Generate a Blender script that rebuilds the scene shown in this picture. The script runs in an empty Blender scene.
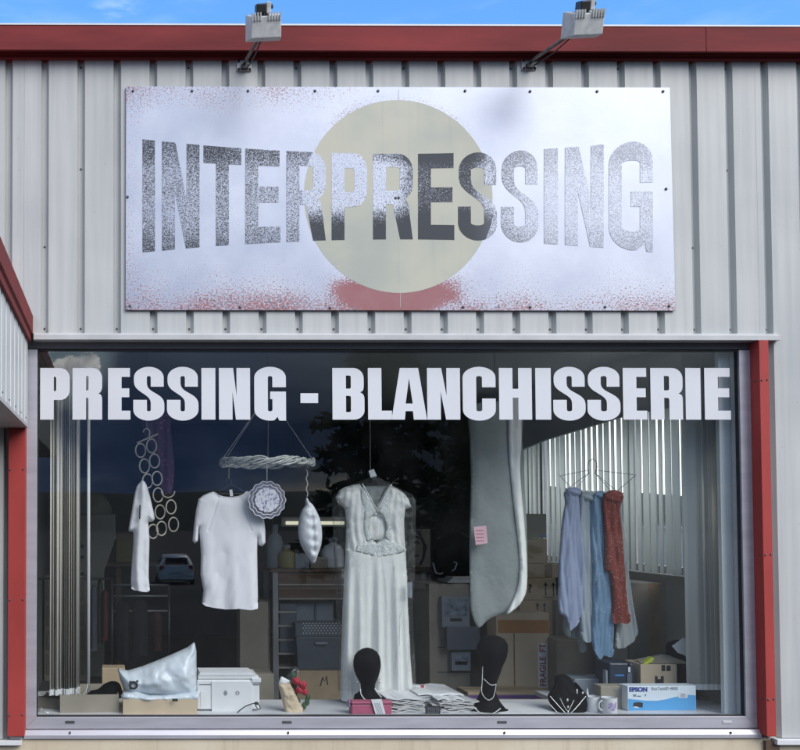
import bpy, bmesh, math, random
import numpy as np
from mathutils import Vector, Matrix, noise
from mathutils.geometry import delaunay_2d_cdt
random.seed(7)
sc = bpy.context.scene
COL = sc.collection
PI = math.pi
# ------------------------------------------------------------------ camera
F, VX, VY = 990.0, 115.0, 515.0          # focal length and facade vanishing point, in photo pixels
PITCH, YAW = math.radians(1.8), math.radians(0.3)
CAMP = Vector((0, -6, 1.6))
CX, CY = VX + F*math.tan(YAW), VY - F*math.tan(PITCH)
cam = bpy.data.objects.new('camera', bpy.data.cameras.new('camera'))
COL.objects.link(cam)
cam.location = CAMP
cam.rotation_euler = (PI/2 + PITCH, 0, -YAW)
cam.data.sensor_fit = 'HORIZONTAL'; cam.data.sensor_width = 36
cam.data.lens = F/800*36
cam.data.shift_x = (400-CX)/800; cam.data.shift_y = (CY-375)/800
cam.data.clip_end = 2000; cam.data.clip_start = .05
sc.camera = cam
RM = cam.rotation_euler.to_matrix()

def at(px, py, Y):
    """where the sight line measured in the photo meets the plane at depth Y"""
    d = RM @ Vector(((px-CX)/F, -(py-CY)/F, -1))
    t = (Y-CAMP.y)/d.y
    return CAMP + d*t
def X(px, Y, py=540): return at(px, py, Y).x
def Z(py, Y, px=400): return at(px, py, Y).z

# ------------------------------------------------------------------ bookkeeping
W = {}
def tag(o, label, cat, group=None):
    o['label'] = label; o['category'] = cat
    if group: o['group'] = group
    return o
def thing(name, label, cat, loc, group=None):
    o = bpy.data.objects.new(name, None); COL.objects.link(o)
    o.empty_display_size = .05
    o.location = loc; W[o] = Vector(loc)
    return tag(o, label, cat, group)
def dup(o, parent, off):
    c = o.copy(); COL.objects.link(c); c.parent = parent
    c.location = o.location + Vector(off)
    for ch in o.children:
        d = ch.copy(); COL.objects.link(d); d.parent = c
    return c

class MB:
    def __init__(s): s.v = []; s.f = []; s.fm = []; s.mi = 0
    def add(s, vs, fs):
        n = len(s.v); s.v += [Vector(p) for p in vs]
        for f in fs: s.f.append([i+n for i in f]); s.fm.append(s.mi)
        return s
    def box(s, x0, x1, y0, y1, z0, z1, M=None):
        vs = [Vector((x, y, z)) for z in (z0, z1) for y in (y0, y1) for x in (x0, x1)]
        if M is not None: vs = [M @ v for v in vs]
        return s.add(vs, [(0,2,3,1), (4,5,7,6), (0,1,5,4), (2,6,7,3), (0,4,6,2), (1,3,7,5)])
    def prism(s, poly, y0, y1):
        """polygon in (x, z) extruded from y0 to y1"""
        n = len(poly)
        vs = [(x, y0, z) for x, z in poly] + [(x, y1, z) for x, z in poly]
        fs = [list(range(n)), list(range(2*n-1, n-1, -1))] + [(i, (i+1) % n, n+(i+1) % n, n+i) for i in range(n)]
        return s.add(vs, [tuple(reversed(f)) for f in fs])
    def extr(s, prof, x0, x1, close=False):
        """profile in (y, z) run along x"""
        n = len(prof)
        vs = [(x0, y, z) for y, z in prof] + [(x1, y, z) for y, z in prof]
        m = n if close else n-1
        fs = [(i, (i+1) % n, n+(i+1) % n, n+i) for i in range(m)]
        if close: fs += [list(range(n)), list(range(2*n-1, n-1, -1))]
        return s.add(vs, fs)
    def tube(s, pts, r, seg=8, closed=False, cap=True):
        pts = [Vector(p) for p in pts]; n = len(pts)
        rs = r if isinstance(r, (list, tuple)) else [r]*n
        vs = []; up = None
        for i in range(n):
            a = pts[(i-1) % n] if (closed or i > 0) else pts[i]
            b = pts[(i+1) % n] if (closed or i < n-1) else pts[i]
            t = (b-a).normalized() if (b-a).length > 1e-9 else Vector((0, 0, 1))
            if up is None: up = t.orthogonal().normalized()
            up = up - t*up.dot(t)
            up = up.normalized() if up.length > 1e-6 else t.orthogonal().normalized()
            w = t.cross(up)
            for k in range(seg):
                a_ = 2*PI*k/seg
                vs.append(pts[i] + (up*math.cos(a_) + w*math.sin(a_))*rs[i])
        fs = []
        for i in range(n if closed else n-1):
            j = (i+1) % n
            for k in range(seg):
                l = (k+1) % seg
                fs.append((i*seg+k, i*seg+l, j*seg+l, j*seg+k))
        if cap and not closed:
            fs += [tuple(reversed(range(seg))), tuple(range((n-1)*seg, n*seg))]
        return s.add(vs, fs)
    def loft(s, rings, seg=24, cap=True):
        """rings of (centre, rx, ry) stacked"""
        vs = []
        for c, rx, ry in rings:
            for k in range(seg):
                a = 2*PI*k/seg
                vs.append(Vector(c) + Vector((rx*math.cos(a), ry*math.sin(a), 0)))
        n = len(rings)
        fs = [(i*seg+k, i*seg+(k+1) % seg, (i+1)*seg+(k+1) % seg, (i+1)*seg+k) for i in range(n-1) for k in range(seg)]
        if cap: fs += [tuple(reversed(range(seg))), tuple(range((n-1)*seg, n*seg))]
        return s.add(vs, fs)
    def ball(s, c, r, seg=10, rings=6, sq=(1, 1, 1)):
        c = Vector(c); vs = []
        for i in range(1, rings):
            p = PI*i/rings
            for k in range(seg):
                a = 2*PI*k/seg
                vs.append(c + Vector((r*sq[0]*math.sin(p)*math.cos(a), r*sq[1]*math.sin(p)*math.sin(a), r*sq[2]*math.cos(p))))
        vs += [c + Vector((0, 0, r*sq[2])), c - Vector((0, 0, r*sq[2]))]
        t, b = len(vs)-2, len(vs)-1
        fs = [(i*seg+k, (i+1)*seg+k, (i+1)*seg+(k+1) % seg, i*seg+(k+1) % seg) for i in range(rings-2) for k in range(seg)]
        fs += [(t, k, (k+1) % seg) for k in range(seg)]
        o = (rings-2)*seg
        fs += [(b, o+(k+1) % seg, o+k) for k in range(seg)]
        return s.add(vs, fs)
    def build(s, name, m, parent=None, smooth=False, bev=0, origin=None, weld=False):
        o0 = W[parent] if parent is not None else (Vector(origin) if origin is not None else None)
        if o0 is None:
            o0 = sum(s.v, Vector())/len(s.v); o0.z = min(v.z for v in s.v)
        me = bpy.data.meshes.new(name)
        me.from_pydata([tuple(v-o0) for v in s.v], [], s.f)
        ms = m if isinstance(m, (list, tuple)) else [m]
        for q in ms: me.materials.append(q)
        me.polygons.foreach_set('material_index', s.fm)
        bm = bmesh.new(); bm.from_mesh(me)
        if weld: bmesh.ops.remove_doubles(bm, verts=bm.verts, dist=1e-5)
        bmesh.ops.recalc_face_normals(bm, faces=bm.faces)
        if bev:
            es = [e for e in bm.edges if len(e.link_faces) == 2 and e.calc_face_angle(0) > .6]
            bmesh.ops.bevel(bm, geom=es, offset=bev, segments=2, affect='EDGES', profile=.5, clamp_overlap=True)
        bm.to_mesh(me); bm.free()
        if smooth:
            me.polygons.foreach_set('use_smooth', [True]*len(me.polygons))
            if smooth != 1: me.set_sharp_from_angle(angle=smooth)
        o = bpy.data.objects.new(name, me); COL.objects.link(o)
        if parent is not None: o.parent = parent
        else: o.location = o0
        W[o] = o0.copy()
        return o
def struct(o): o['kind'] = 'structure'; return o

def arc(cx, cy, rx, ry, a0, a1, n=10):
    return [(cx+rx*math.cos(math.radians(a0+(a1-a0)*i/n)), cy+ry*math.sin(math.radians(a0+(a1-a0)*i/n))) for i in range(n+1)]
def bez(p0, p1, p2, p3, n=8):
    return [tuple((1-t)**3*a+3*(1-t)**2*t*b+3*(1-t)*t*t*c+t**3*d for a, b, c, d in zip(p0, p1, p2, p3)) for t in [i/n for i in range(n+1)]]

def resample(poly, step):
    out = []
    n = len(poly)
    for i in range(n):
        a, b = np.array(poly[i], float), np.array(poly[(i+1) % n], float)
        k = max(1, int(round(np.linalg.norm(b-a)/step)))
        for j in range(k): out.append(tuple(a+(b-a)*j/k))
    return out
def smooth_poly(poly, n=5):
    """closed Catmull-Rom through the points"""
    out = []; m = len(poly); P = [np.array(p, float) for p in poly]
    for i in range(m):
        p0, p1, p2, p3 = P[i-1], P[i], P[(i+1) % m], P[(i+2) % m]
        for j in range(n):
            t = j/n
            out.append(tuple(.5*((2*p1)+(-p0+p2)*t+(2*p0-5*p1+4*p2-p3)*t*t+(-p0+3*p1-3*p2+p3)*t**3)))
    return out
def puff(mb, poly, Y, thick, soft, step, wr=None, back=.7, hole=None, lean=None, open_at=None):
    """soft body: an outline (x, z) filled, given thickness that thins to its rim, and folds wr(x, z, d)"""
    ol = resample(poly, step); n = len(ol)
    A = np.array(ol); B = np.roll(A, -1, 0)
    loops = [(A, B)]
    hs = []
    if hole:
        hs = resample(hole, step); H = np.array(hs); loops.append((H, np.roll(H, -1, 0)))
    xs = np.arange(A[:, 0].min(), A[:, 0].max(), step); zs = np.arange(A[:, 1].min(), A[:, 1].max(), step)
    gx, gz = np.meshgrid(xs, zs); G = np.stack([gx.ravel(), gz.ravel()], 1)
    rng = np.random.RandomState(3); G = G + rng.uniform(-.2, .2, G.shape)*step
    ins = np.zeros(len(G), bool); D = np.full(len(G), 1e9)
    DO = np.full(n, 0. if open_at is None else 1e9)
    for a_, b_ in loops:
        for a, b in zip(a_, b_):
            cond = (a[1] > G[:, 1]) != (b[1] > G[:, 1])
            if cond.any():
                xi = (b[0]-a[0])*(G[:, 1]-a[1])/((b[1]-a[1]) or 1e-12)+a[0]
                ins ^= cond & (G[:, 0] < xi)
            if open_at and open_at(*((a+b)/2)): continue
            ab = b-a; t = np.clip(((G-a)@ab)/max(ab@ab, 1e-12), 0, 1)
            if open_at:
                to = np.clip(((A-a)@ab)/max(ab@ab, 1e-12), 0, 1)
                DO = np.minimum(DO, np.hypot(*(A-(a+to[:, None]*ab)).T))
            D = np.minimum(D, np.hypot(*(G-(a+t[:, None]*ab)).T))
    D0 = np.min(np.stack([np.hypot(G[:, 0]-q[0], G[:, 1]-q[1]) for q in ol]), 0)
    k = ins & (D > step*.55) & (D0 > step*.5)
    pts = [Vector(p) for p in ol] + [Vector(p) for p in hs] + [Vector(p) for p in G[k]]
    dist = [0. if q < 1e-6 else q for q in DO] + [0.]*len(hs) + list(D[k])
    fc = [list(range(n))]
    ed = [(i, (i+1) % n) for i in range(n)] + [(n+i, n+(i+1) % len(hs)) for i in range(len(hs))]
    r = delaunay_2d_cdt(pts, ed, [], 1 if not hs else 0, 1e-6)
    vs2, tris, orig = r[0], r[2], r[3]
    dd = [dist[o[0]] if o else 0. for o in orig]
    if hs:
        Hp = hs
        def inpoly(p, q):
            c = False
            for i in range(len(q)):
                a, b = q[i], q[(i+1) % len(q)]
                if (a[1] > p[1]) != (b[1] > p[1]) and p[0] < (b[0]-a[0])*(p[1]-a[1])/(b[1]-a[1])+a[0]: c = not c
            return c
        tt = []
        for t in tris:
            c = sum((vs2[i] for i in t), Vector((0, 0)))/3
            if inpoly(c, ol) and not inpoly(c, Hp): tt.append(t)
        tris = tt
    front = []; bk = []; m = len(vs2); bi = {}
    for i, p in enumerate(vs2):
        u = min(dd[i]/soft, 1.); f = math.sqrt(max(0, 1-(1-u)**2))
        g = min(1., dd[i]/(step*1.5))
        w_ = wr(p.x, p.y, dd[i]) if wr else 0.
        L = lean(p.x, p.y) if lean else 0.
        front.append((p.x, Y+L-thick*f-w_*g, p.y))
    idx = m; bv = []
    for i, p in enumerate(vs2):
        if dd[i] < 1e-7: bi[i] = i
        else:
            u = min(dd[i]/soft, 1.); f = math.sqrt(max(0, 1-(1-u)**2))
            g = min(1., dd[i]/(step*1.5)); w_ = wr(p.x, p.y, dd[i]) if wr else 0.
            L = lean(p.x, p.y) if lean else 0.
            bv.append((p.x, Y+L+thick*back*f-w_*g+.002, p.y)); bi[i] = idx; idx += 1
    return mb.add(front+bv, [tuple(t) for t in tris] + [tuple(bi[i] for i in reversed(t)) for t in tris])
def pp(pts, Y): return [(p.x, p.z) for p in (at(x, y, Y) for x, y in pts)]

# ------------------------------------------------------------------ materials
def lin(r, g, b):
    f = lambda c: (c/255/12.92) if c/255 <= .04045 else ((c/255+.055)/1.055)**2.4
    return (f(r), f(g), f(b))
class NT:
    def __init__(s, name):
        s.m = bpy.data.materials.new(name); s.m.use_nodes = True
        s.t = s.m.node_tree; s.t.nodes.clear()
        s.out = s.t.nodes.new('ShaderNodeOutputMaterial')
    def n(s, ty, ins=None, **kw):
        o = s.t.nodes.new('ShaderNode'+ty)
        for k, v in kw.items(): setattr(o, k, v)
        for k, v in (ins or {}).items():
            sock = o.inputs[k]
            if isinstance(v, bpy.types.NodeSocket): s.t.links.new(v, sock)
            elif isinstance(v, bpy.types.Node): s.t.links.new(v.outputs[0], sock)
            else: sock.default_value = v
        return o
    def math(s, op, a, b=0., c=0.):
        return s.n('Math', {0: a, 1: b, 2: c}, operation=op).outputs[0]
    def ss(s, v, a, b, x=0., y=1.):
        """smooth ramp: x at a, y at b"""
        return s.n('MapRange', {'Value': v, 'From Min': a, 'From Max': b, 'To Min': x, 'To Max': y}, interpolation_type='SMOOTHSTEP').outputs[0]
    def lr(s, v, a, b, x=0., y=1.):
        return s.n('MapRange', {'Value': v, 'From Min': a, 'From Max': b, 'To Min': x, 'To Max': y}).outputs[0]
    def obj(s): return s.n('TexCoord').outputs['Object']
    def scaled(s, v, sc_): return s.n('Mapping', {'Vector': v, 'Scale': sc_}).outputs[0]
    def noise(s, v, scale, detail=3., rough=.55): return s.n('TexNoise', {'Vector': v, 'Scale': scale, 'Detail': detail, 'Roughness': rough}).outputs['Fac']
    def mix(s, f, a, b):
        o = s.n('Mix', data_type='RGBA')
        for i, v in ((0, f), (6, a), (7, b)):
            if isinstance(v, bpy.types.NodeSocket): s.t.links.new(v, o.inputs[i])
            else: o.inputs[i].default_value = v if i == 0 else (tuple(v)+(1,))[:4]
        return o.outputs[2]
    def mixs(s, f, a, b): return s.n('MixShader', {0: f, 1: a, 2: b}).outputs[0]
    def bump(s, h, strength=.2, dist=.01): return s.n('Bump', {'Height': h, 'Strength': strength, 'Distance': dist}).outputs[0]
    def pr(s, col, rough=.5, metal=0., normal=None, **kw):
        ins = {'Roughness': rough, 'Metallic': metal}
        ins['Base Color'] = col if isinstance(col, bpy.types.NodeSocket) else (tuple(col)+(1,))[:4]
        if normal is not None: ins['Normal'] = normal
        ins.update({k.replace('_', ' '): v for k, v in kw.items()})
        return s.n('BsdfPrincipled', ins).outputs[0]
    def done(s, sh): s.t.links.new(sh, s.out.inputs['Surface']); return s.m
def mat(name, col, rough=.5, metal=0., var=.12, vs=6., bump=0., bs=60., stretch=(1, 1, 1), trans=0., **kw):
    t = NT(name); v = t.scaled(t.obj(), stretch)
    nz = t.noise(v, vs, 4.)
    c = t.mix(t.lr(nz, .3, .7), [x*(1-var) for x in col], [min(1, x*(1+var)) for x in col])
    nrm = t.bump(t.noise(v, bs, 4.), bump, .004) if bump else None
    r = t.lr(nz, .3, .7, max(.02, rough-.06), rough+.06)
    sh = t.pr(c, r, metal, nrm, **kw)
    if trans:
        sh = t.mixs(trans, sh, t.n('BsdfTranslucent', {'Color': tuple(col)+(1,)}).outputs[0])
    return t.done(sh)
M = {}
M['clad'] = None
def cladding_mat():
    t = NT('grey_coated_steel'); v = t.obj()
    st = t.noise(t.scaled(v, (14, 1, .55)), 1.6, 4.)            # faint rain streaks
    bl = t.noise(v, 1.1, 3.)
    c = t.mix(t.lr(st, .35, .75), (.54, .55, .535), (.45, .46, .455))
    c = t.mix(t.ss(bl, .42, .72, 0, .4), c, (.34, .36, .375))
    sp = t.noise(v, 60, 3.)
    c = t.mix(t.ss(sp, .70, .76, 0, .5), c, (.25, .24, .23))
    return t.done(t.pr(c, t.lr(bl, .3, .7, .42, .55), 0., t.bump(t.noise(t.scaled(v, (3, 1, .8)), 2., 2.), .25, .012)))
M['clad'] = cladding_mat()
M['clad_white'] = mat('white_coated_steel', (.62, .64, .65), .5, var=.06, vs=2, stretch=(1, 6, 1))
M['red'] = mat('dull_red_coated_steel', (.21, .040, .041), .65, var=.3, vs=2.2, stretch=(.5, 1, 3), bump=.03, bs=3, Specular_IOR_Level=.12)
M['red_post'] = mat('red_painted_metal', (.38, .055, .05), .55, Specular_IOR_Level=.25, var=.1, vs=2.5, stretch=(3, 3, 1))
M['frame'] = mat('satin_aluminium', (.50, .49, .54), .38, .35, var=.07, vs=3, stretch=(1, 1, 8))
M['lintel'] = mat('shade_darkened_lintel_metal', (.15, .15, .165), .5, var=.15, vs=3)  # grey metal, its colour darkened further for the shadow under the drip flashing
M['flash'] = mat('pale_grey_flashing', (.52, .52, .52), .45, var=.1, vs=5)
M['white_flash'] = mat('white_flashing', (.72, .73, .74), .45, var=.06)
M['gasket'] = mat('black_rubber', (.012, .012, .014), .6)
def plinth_mat():
    t = NT('beige_render'); v = t.obj()
    big = t.noise(v, 2.2, 4.); st = t.noise(t.scaled(v, (9, 9, .8)), 2., 3.)
    c = t.mix(t.lr(big, .3, .7), (.60, .50, .36), (.68, .60, .46))
    c = t.mix(t.ss(st, .5, .75, 0, .45), c, (.46, .38, .27))
    return t.done(t.pr(c, .85, 0., t.bump(t.noise(v, 120, 4.), .5, .003)))
M['plinth'] = plinth_mat()
def glass_mat(name, tint, k=1.0, base=.075):
    t = NT(name)
    f = t.n('LayerWeight', {'Blend': .5}).outputs['Facing']
    fr = t.math('ADD', base, t.math('MULTIPLY', 1-base, t.math('POWER', f, 5.)))
    v = t.obj()
    nrm = t.bump(t.noise(v, .9, 1.), .02, .02)
    gl = t.n('BsdfGlossy', {'Color': (1, 1, 1, 1), 'Roughness': .0, 'Normal': nrm}).outputs[0]
    tr = t.n('BsdfTransparent', {'Color': tuple(tint)+(1,)}).outputs[0]
    body = t.mixs(t.math('MULTIPLY', fr, k), tr, gl)
    dirt = t.math('MULTIPLY', t.ss(t.noise(t.scaled(v, (1, 1, .5)), 3.5, 5.), .40, .75), .005)
    return t.done(t.mixs(dirt, body, t.n('BsdfDiffuse', {'Color': (.6, .62, .64, 1)}).outputs[0]))
M['glass'] = glass_mat('shop_window_glass', (.985, .997, .995), base=.042)
M['vinyl'] = mat('white_vinyl', (.70, .71, .75), .45, var=.02, vs=2)
# sign
def sign_parts(t):
    v = t.obj(); xyz = t.n('SeparateXYZ', {0: v}).outputs
    x, z = xyz[0], xyz[2]
    spk = t.lr(t.noise(t.scaled(v, (1, 1, 1.5)), 195., 2., .6), .30, .70)
    blot = t.noise(v, 2.4, 3.)
    r = t.math('SQRT', t.math('ADD', t.math('POWER', t.math('SUBTRACT', x, -.004), 2.), t.math('POWER', t.math('SUBTRACT', z, .012), 2.)))
    brush = t.noise(t.scaled(v, (2, 1, 70)), 3., 3.)
    ac = t.mix(t.lr(blot, .3, .7), (.40, .43, .52), (.54, .57, .65))
    ac = t.mix(t.ss(spk, .55, .95, 0, .35), ac, (.36, .39, .48))
    alu = t.pr(ac, t.lr(t.math('ADD', blot, t.math('MULTIPLY', brush, .4)), .4, 1., .36, .5), .45, t.bump(t.math('ADD', spk, brush), .12, .002))
    return v, x, z, spk, blot, r, alu
def thr(t, spk, dens, w=.07):
    a = t.math('SUBTRACT', 1., dens)
    return t.ss(t.math('SUBTRACT', spk, a), -w, w)
def sign_panel_mat():
    t = NT('worn_painted_aluminium'); v, x, z, spk, blot, r, alu = sign_parts(t)
    d1 = t.math('ADD', t.ss(z, -.24, -.68, 0, .42), t.ss(z, -.52, -.68, 0, .20))
    d2 = t.math('MULTIPLY', t.ss(r, .76, .61), t.ss(z, -.44, -.645, 0, 1.15))
    d3 = t.math('MULTIPLY', t.ss(z, .42, .68, 0, .46), t.ss(x, .3, -.9))
    d4 = t.math('MULTIPLY', t.ss(r, .66, .585), t.ss(z, .2, .5, 0, .3))
    d5 = t.math('MULTIPLY', t.ss(x, -1.48, -1.64), .22)
    d = t.math('ADD', t.math('ADD', d1, d2), t.math('ADD', d3, t.math('ADD', d4, d5)))
    d = t.math('MULTIPLY', d, t.ss(blot, .22, .62, .35, 1.1))
    d = t.math('MULTIPLY', d, t.ss(x, .45, .9, 1., .78))
    d = t.math('SUBTRACT', d, .02)
    spk = t.math('ADD', t.math('MULTIPLY', spk, .55), t.math('MULTIPLY', t.lr(t.noise(t.scaled(v, (1, 1, 1.5)), 70., 2.), .3, .7), .45))
    spk = t.lr(spk, .12, .88)
    red = t.pr(t.mix(t.noise(v, 9.), (.30, .09, .10), (.36, .17, .18)), .5)
    dark = t.pr((.16, .12, .15), .5)
    paint = t.mixs(t.math('GREATER_THAN', t.noise(v, 46., 1.), .57), red, dark)
    paint = t.mixs(t.ss(d2, .03, .25), paint, red)
    return t.done(t.mixs(thr(t, spk, d), alu, paint))
def disc_mat():
    t = NT('cream_sign_paint'); v, x, z, spk, blot, r, alu = sign_parts(t)
    c = t.mix(t.ss(t.noise(v, 1.7, 3.), .42, .7), (.52, .51, .41), (.40, .42, .37))
    c = t.mix(t.ss(t.noise(t.scaled(v, (18, 1, .7)), 1.5, 3.), .55, .8, 0, .25), c, (.36, .36, .31))
    return t.done(t.pr(c, .42))
def sign_letter_mat():
    t = NT('flaking_black_sign_paint'); v, x, z, spk, blot, r, alu = sign_parts(t)
    zz = t.math('ABSOLUTE', z)
    out = t.math('ADD', t.math('ADD', .46, t.ss(zz, .12, .33, 0, .22)), t.lr(blot, .3, .7, -.14, .14))
    out = t.math('ADD', out, t.ss(x, .4, .9, 0, -.06))
    low = t.ss(z, -.03, -.2, 0, .75)
    ee = t.math('MULTIPLY', t.ss(x, -.06, .16), t.ss(x, .56, .40, .1, .6))
    top = t.ss(z, .18, .27, 0, .4)
    ins = t.math('ADD', t.math('ADD', .26, low), t.math('ADD', ee, t.math('MULTIPLY', top, t.ss(x, -.3, -.05))))
    ins = t.math('ADD', ins, t.lr(blot, .3, .7, -.12, .12))
    isin = t.math('LESS_THAN', r, .583)
    d = t.math('ADD', t.math('MULTIPLY', ins, isin), t.math('MULTIPLY', out, t.math('SUBTRACT', 1., isin)))
    black = t.pr((.024, .030, .042), .55)
    return t.done(t.mixs(t.math('MULTIPLY', thr(t, spk, d, .20), t.ss(x, .40, .95, 1., .58)), alu, black))
M['sign'] = sign_panel_mat(); M['disc'] = disc_mat(); M['sletter'] = sign_letter_mat()
M['screw'] = mat('weathered_screw', (.12, .12, .13), .5, .6)
M['lamp_white'] = mat('weathered_white_metal', (.60, .61, .60), .5, var=.15, vs=25, bump=.1, bs=60)
M['lamp_dark'] = mat('black_plastic', (.02, .02, .022), .45)
M['lamp_arm'] = mat('dull_zinc_tube', (.20, .19, .18), .45, .6, var=.3, vs=30)
M['lamp_lens'] = mat('lamp_glass', (.35, .37, .38), .1)
# interior
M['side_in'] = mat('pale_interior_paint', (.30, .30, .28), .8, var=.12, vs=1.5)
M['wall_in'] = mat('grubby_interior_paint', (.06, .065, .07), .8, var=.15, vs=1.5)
M['ceil'] = mat('grey_ceiling_boards', (.50, .52, .52), .8, var=.1, vs=1.2)
M['floor'] = mat('grey_tile_floor', (.13, .125, .12), .5, var=.2, vs=4)
M['shelf'] = mat('white_display_shelf', (.62, .63, .66), .5, var=.06, vs=4)
M['pilaster'] = mat('pale_grey_painted_reveal', (.66, .69, .70), .6, var=.05, vs=2)
def fabric(name, col, var=.06, trans=.15, rough=.85, weave=.15, vs=5., **kw):
    return mat(name, col, rough, 0., var, vs, bump=weave, bs=260., trans=trans, **kw)
M['slat'] = fabric('cream_blind_fabric', (.88, .88, .82), .08, .3, stretch=(1, 1, .15))
M['slat_grey'] = fabric('grey_white_blind_fabric', (.76, .74, .68), .14, .25, stretch=(1, 1, .15))
M['slat_side'] = fabric('translucent_blind_fabric', (.88, .89, .85), .06, .8, stretch=(1, 1, .15))
M['wplastic'] = mat('white_plastic', (.70, .71, .72), .35, var=.04)
M['tee'] = fabric('white_jersey', (.90, .90, .94), .03, .2)
M['dress'] = fabric('ivory_satin', (.93, .935, .90), .03, .15, .42, .05)
def lace_mat():
    t = NT('ivory_lace'); v = t.obj()
    vo = t.n('TexVoronoi', {'Vector': v, 'Scale': 75.}).outputs['Distance']
    n2 = t.noise(v, 26, 3.)
    c = t.mix(t.ss(vo, .18, .5), (.88, .89, .86), (.58, .62, .61))
    c = t.mix(t.ss(n2, .45, .6, 0, .35), c, (.88, .89, .87))
    return t.done(t.pr(c, .7, 0., t.bump(vo, .7, .004)))
M['lace'] = lace_mat()
def film_mat(name, al=.16, base=.10, tint=(.99, .995, 1.)):
    t = NT(name); v = t.obj()
    nz = t.math('ADD', t.noise(t.scaled(v, (9, 9, 1.2)), 3., 5.), t.noise(v, 16., 4.))
    nrm = t.bump(nz, 1., .035)
    f = t.n('LayerWeight', {'Blend': .5, 'Normal': nrm}).outputs['Facing']
    fr = t.math('ADD', base, t.math('MULTIPLY', .6, t.math('POWER', f, 3.)))
    gl = t.n('BsdfGlossy', {'Roughness': .10, 'Normal': nrm}).outputs[0]
    df = t.pr((.55, .6, .6), .4)
    tr = t.n('BsdfTransparent', {'Color': tuple(tint)+(1,)}).outputs[0]
    return t.done(t.mixs(fr, t.mixs(al, tr, df), gl))
M['film'] = film_mat('clear_garment_film', .025, .045)
M['garment_bag'] = fabric('pale_grey_green_nonwoven', (.32, .355, .35), .06, .2)
M['inflated'] = mat('pearly_white_wrap', (.66, .68, .72), .36, 0., var=.08, vs=9, bump=.5, bs=22)
M['wicker'] = mat('bleached_wicker', (.42, .43, .40), .8, var=.3, vs=40, bump=.4, bs=90)
M['string'] = mat('grey_cord', (.40, .39, .37), .8)
M['wire'] = mat('dark_hanger_wire', (.10, .10, .11), .4, .7)
M['wire_pale'] = mat('pale_hanger_wire', (.42, .42, .40), .4, .5)
M['ring_grey'] = mat('grey_ring_plastic', (.46, .44, .38), .5)
M['black_velvet'] = mat('black_velvet', (.003, .0035, .0045), .75, var=.3, vs=20, Specular_IOR_Level=.12)
M['pearl'] = mat('silver_bead', (.80, .80, .78), .25, .6)
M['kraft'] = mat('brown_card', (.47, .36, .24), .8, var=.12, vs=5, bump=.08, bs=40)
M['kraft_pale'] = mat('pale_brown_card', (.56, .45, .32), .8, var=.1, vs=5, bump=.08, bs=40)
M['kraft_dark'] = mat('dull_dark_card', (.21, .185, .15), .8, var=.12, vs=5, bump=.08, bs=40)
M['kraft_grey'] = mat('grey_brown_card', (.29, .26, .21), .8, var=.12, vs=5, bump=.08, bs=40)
M['tape'] = mat('clear_brown_tape', (.24, .165, .09), .25, var=.1)
M['orange_tape'] = mat('orange_tape', (.42, .19, .05), .3, var=.1)
M['purple'] = mat('purple_ribbon', (.13, .06, .26), .45)
M['ink'] = mat('black_print', (.025, .025, .03), .7)
M['redink'] = mat('red_print', (.35, .06, .06), .7)
M['paper'] = mat('white_paper', (.72, .73, .75), .7, var=.05, vs=9)
M['news'] = mat('newsprint', (.52, .52, .52), .8, var=.18, vs=60, stretch=(1, 1, 4))
M['pink_paper'] = mat('pink_paper_tag', (.62, .40, .46), .7, var=.1)
M['pink'] = mat('pink_leather', (.42, .10, .17), .5, var=.12, vs=20)
M['lilac'] = mat('lilac_lining', (.40, .26, .48), .6)
M['parcel'] = mat('glossy_white_poly', (.62, .68, .74), .28, var=.05, vs=8, bump=.6, bs=16)
M['grey_plastic'] = mat('slate_plastic', (.10, .12, .15), .45, var=.1)
M['slate_light'] = mat('light_slate_plastic', (.22, .25, .29), .45, var=.1)
M['navy'] = mat('navy_plastic', (.018, .03, .055), .4)
M['blue'] = mat('bright_blue', (.05, .22, .50), .4)
M['box_white'] = mat('white_printed_card', (.66, .74, .80), .45, var=.03)
M['box_blue'] = mat('sky_blue_print', (.10, .36, .68), .45, var=.05)
M['navy_ink'] = mat('navy_print', (.03, .05, .25), .6)
M['steel'] = mat('brushed_shelf_steel', (.34, .35, .36), .4, .5)
M['wood'] = mat('dark_wood', (.12, .075, .05), .6, var=.25, vs=6, stretch=(1, 1, 9))
M['wood_edge'] = mat('pale_board_edge', (.36, .34, .30), .6)
M['beige_metal'] = mat('beige_enamel', (.34, .34, .29), .45, var=.08, vs=3)
M['yellow'] = mat('dull_yellow_plastic', (.24, .20, .05), .5)
M['lime'] = mat('lime_green_plastic', (.50, .55, .06), .4)
M['rose'] = mat('red_rose_petal', (.42, .02, .04), .6, var=.25, vs=40)
M['leaf'] = mat('dark_green_leaf', (.03, .07, .03), .6, var=.3, vs=20)
M['scarf_a'] = fabric('lavender_blue_voile', (.40, .46, .63), .06, .3)
M['scarf_b'] = fabric('pale_blue_grey_voile', (.45, .52, .57), .06, .3)
def dotted(name, base, dot, s, fr):
    t = NT(name); v = t.obj()
    vo = t.n('TexVoronoi', {'Vector': t.scaled(v, (1, .3, 1)), 'Scale': s, 'Randomness': .9}).outputs['Distance']
    big = t.noise(v, 7., 2.)
    m = t.math('MULTIPLY', t.ss(vo, .24, .16), t.ss(big, fr, fr+.08))
    nz = t.noise(v, 14, 3.)
    c = t.mix(m, t.mix(nz, [a*.8 for a in base], [min(1, a*1.2) for a in base]), dot)
    sh = t.pr(c, .8)
    return t.done(t.mixs(.2, sh, t.n('BsdfTranslucent', {'Color': tuple(base)+(1,)}).outputs[0]))
M['scarf_c'] = dotted('blue_voile_with_white_flecks', (.20, .33, .48), (.75, .8, .85), 85., .5)
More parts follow.
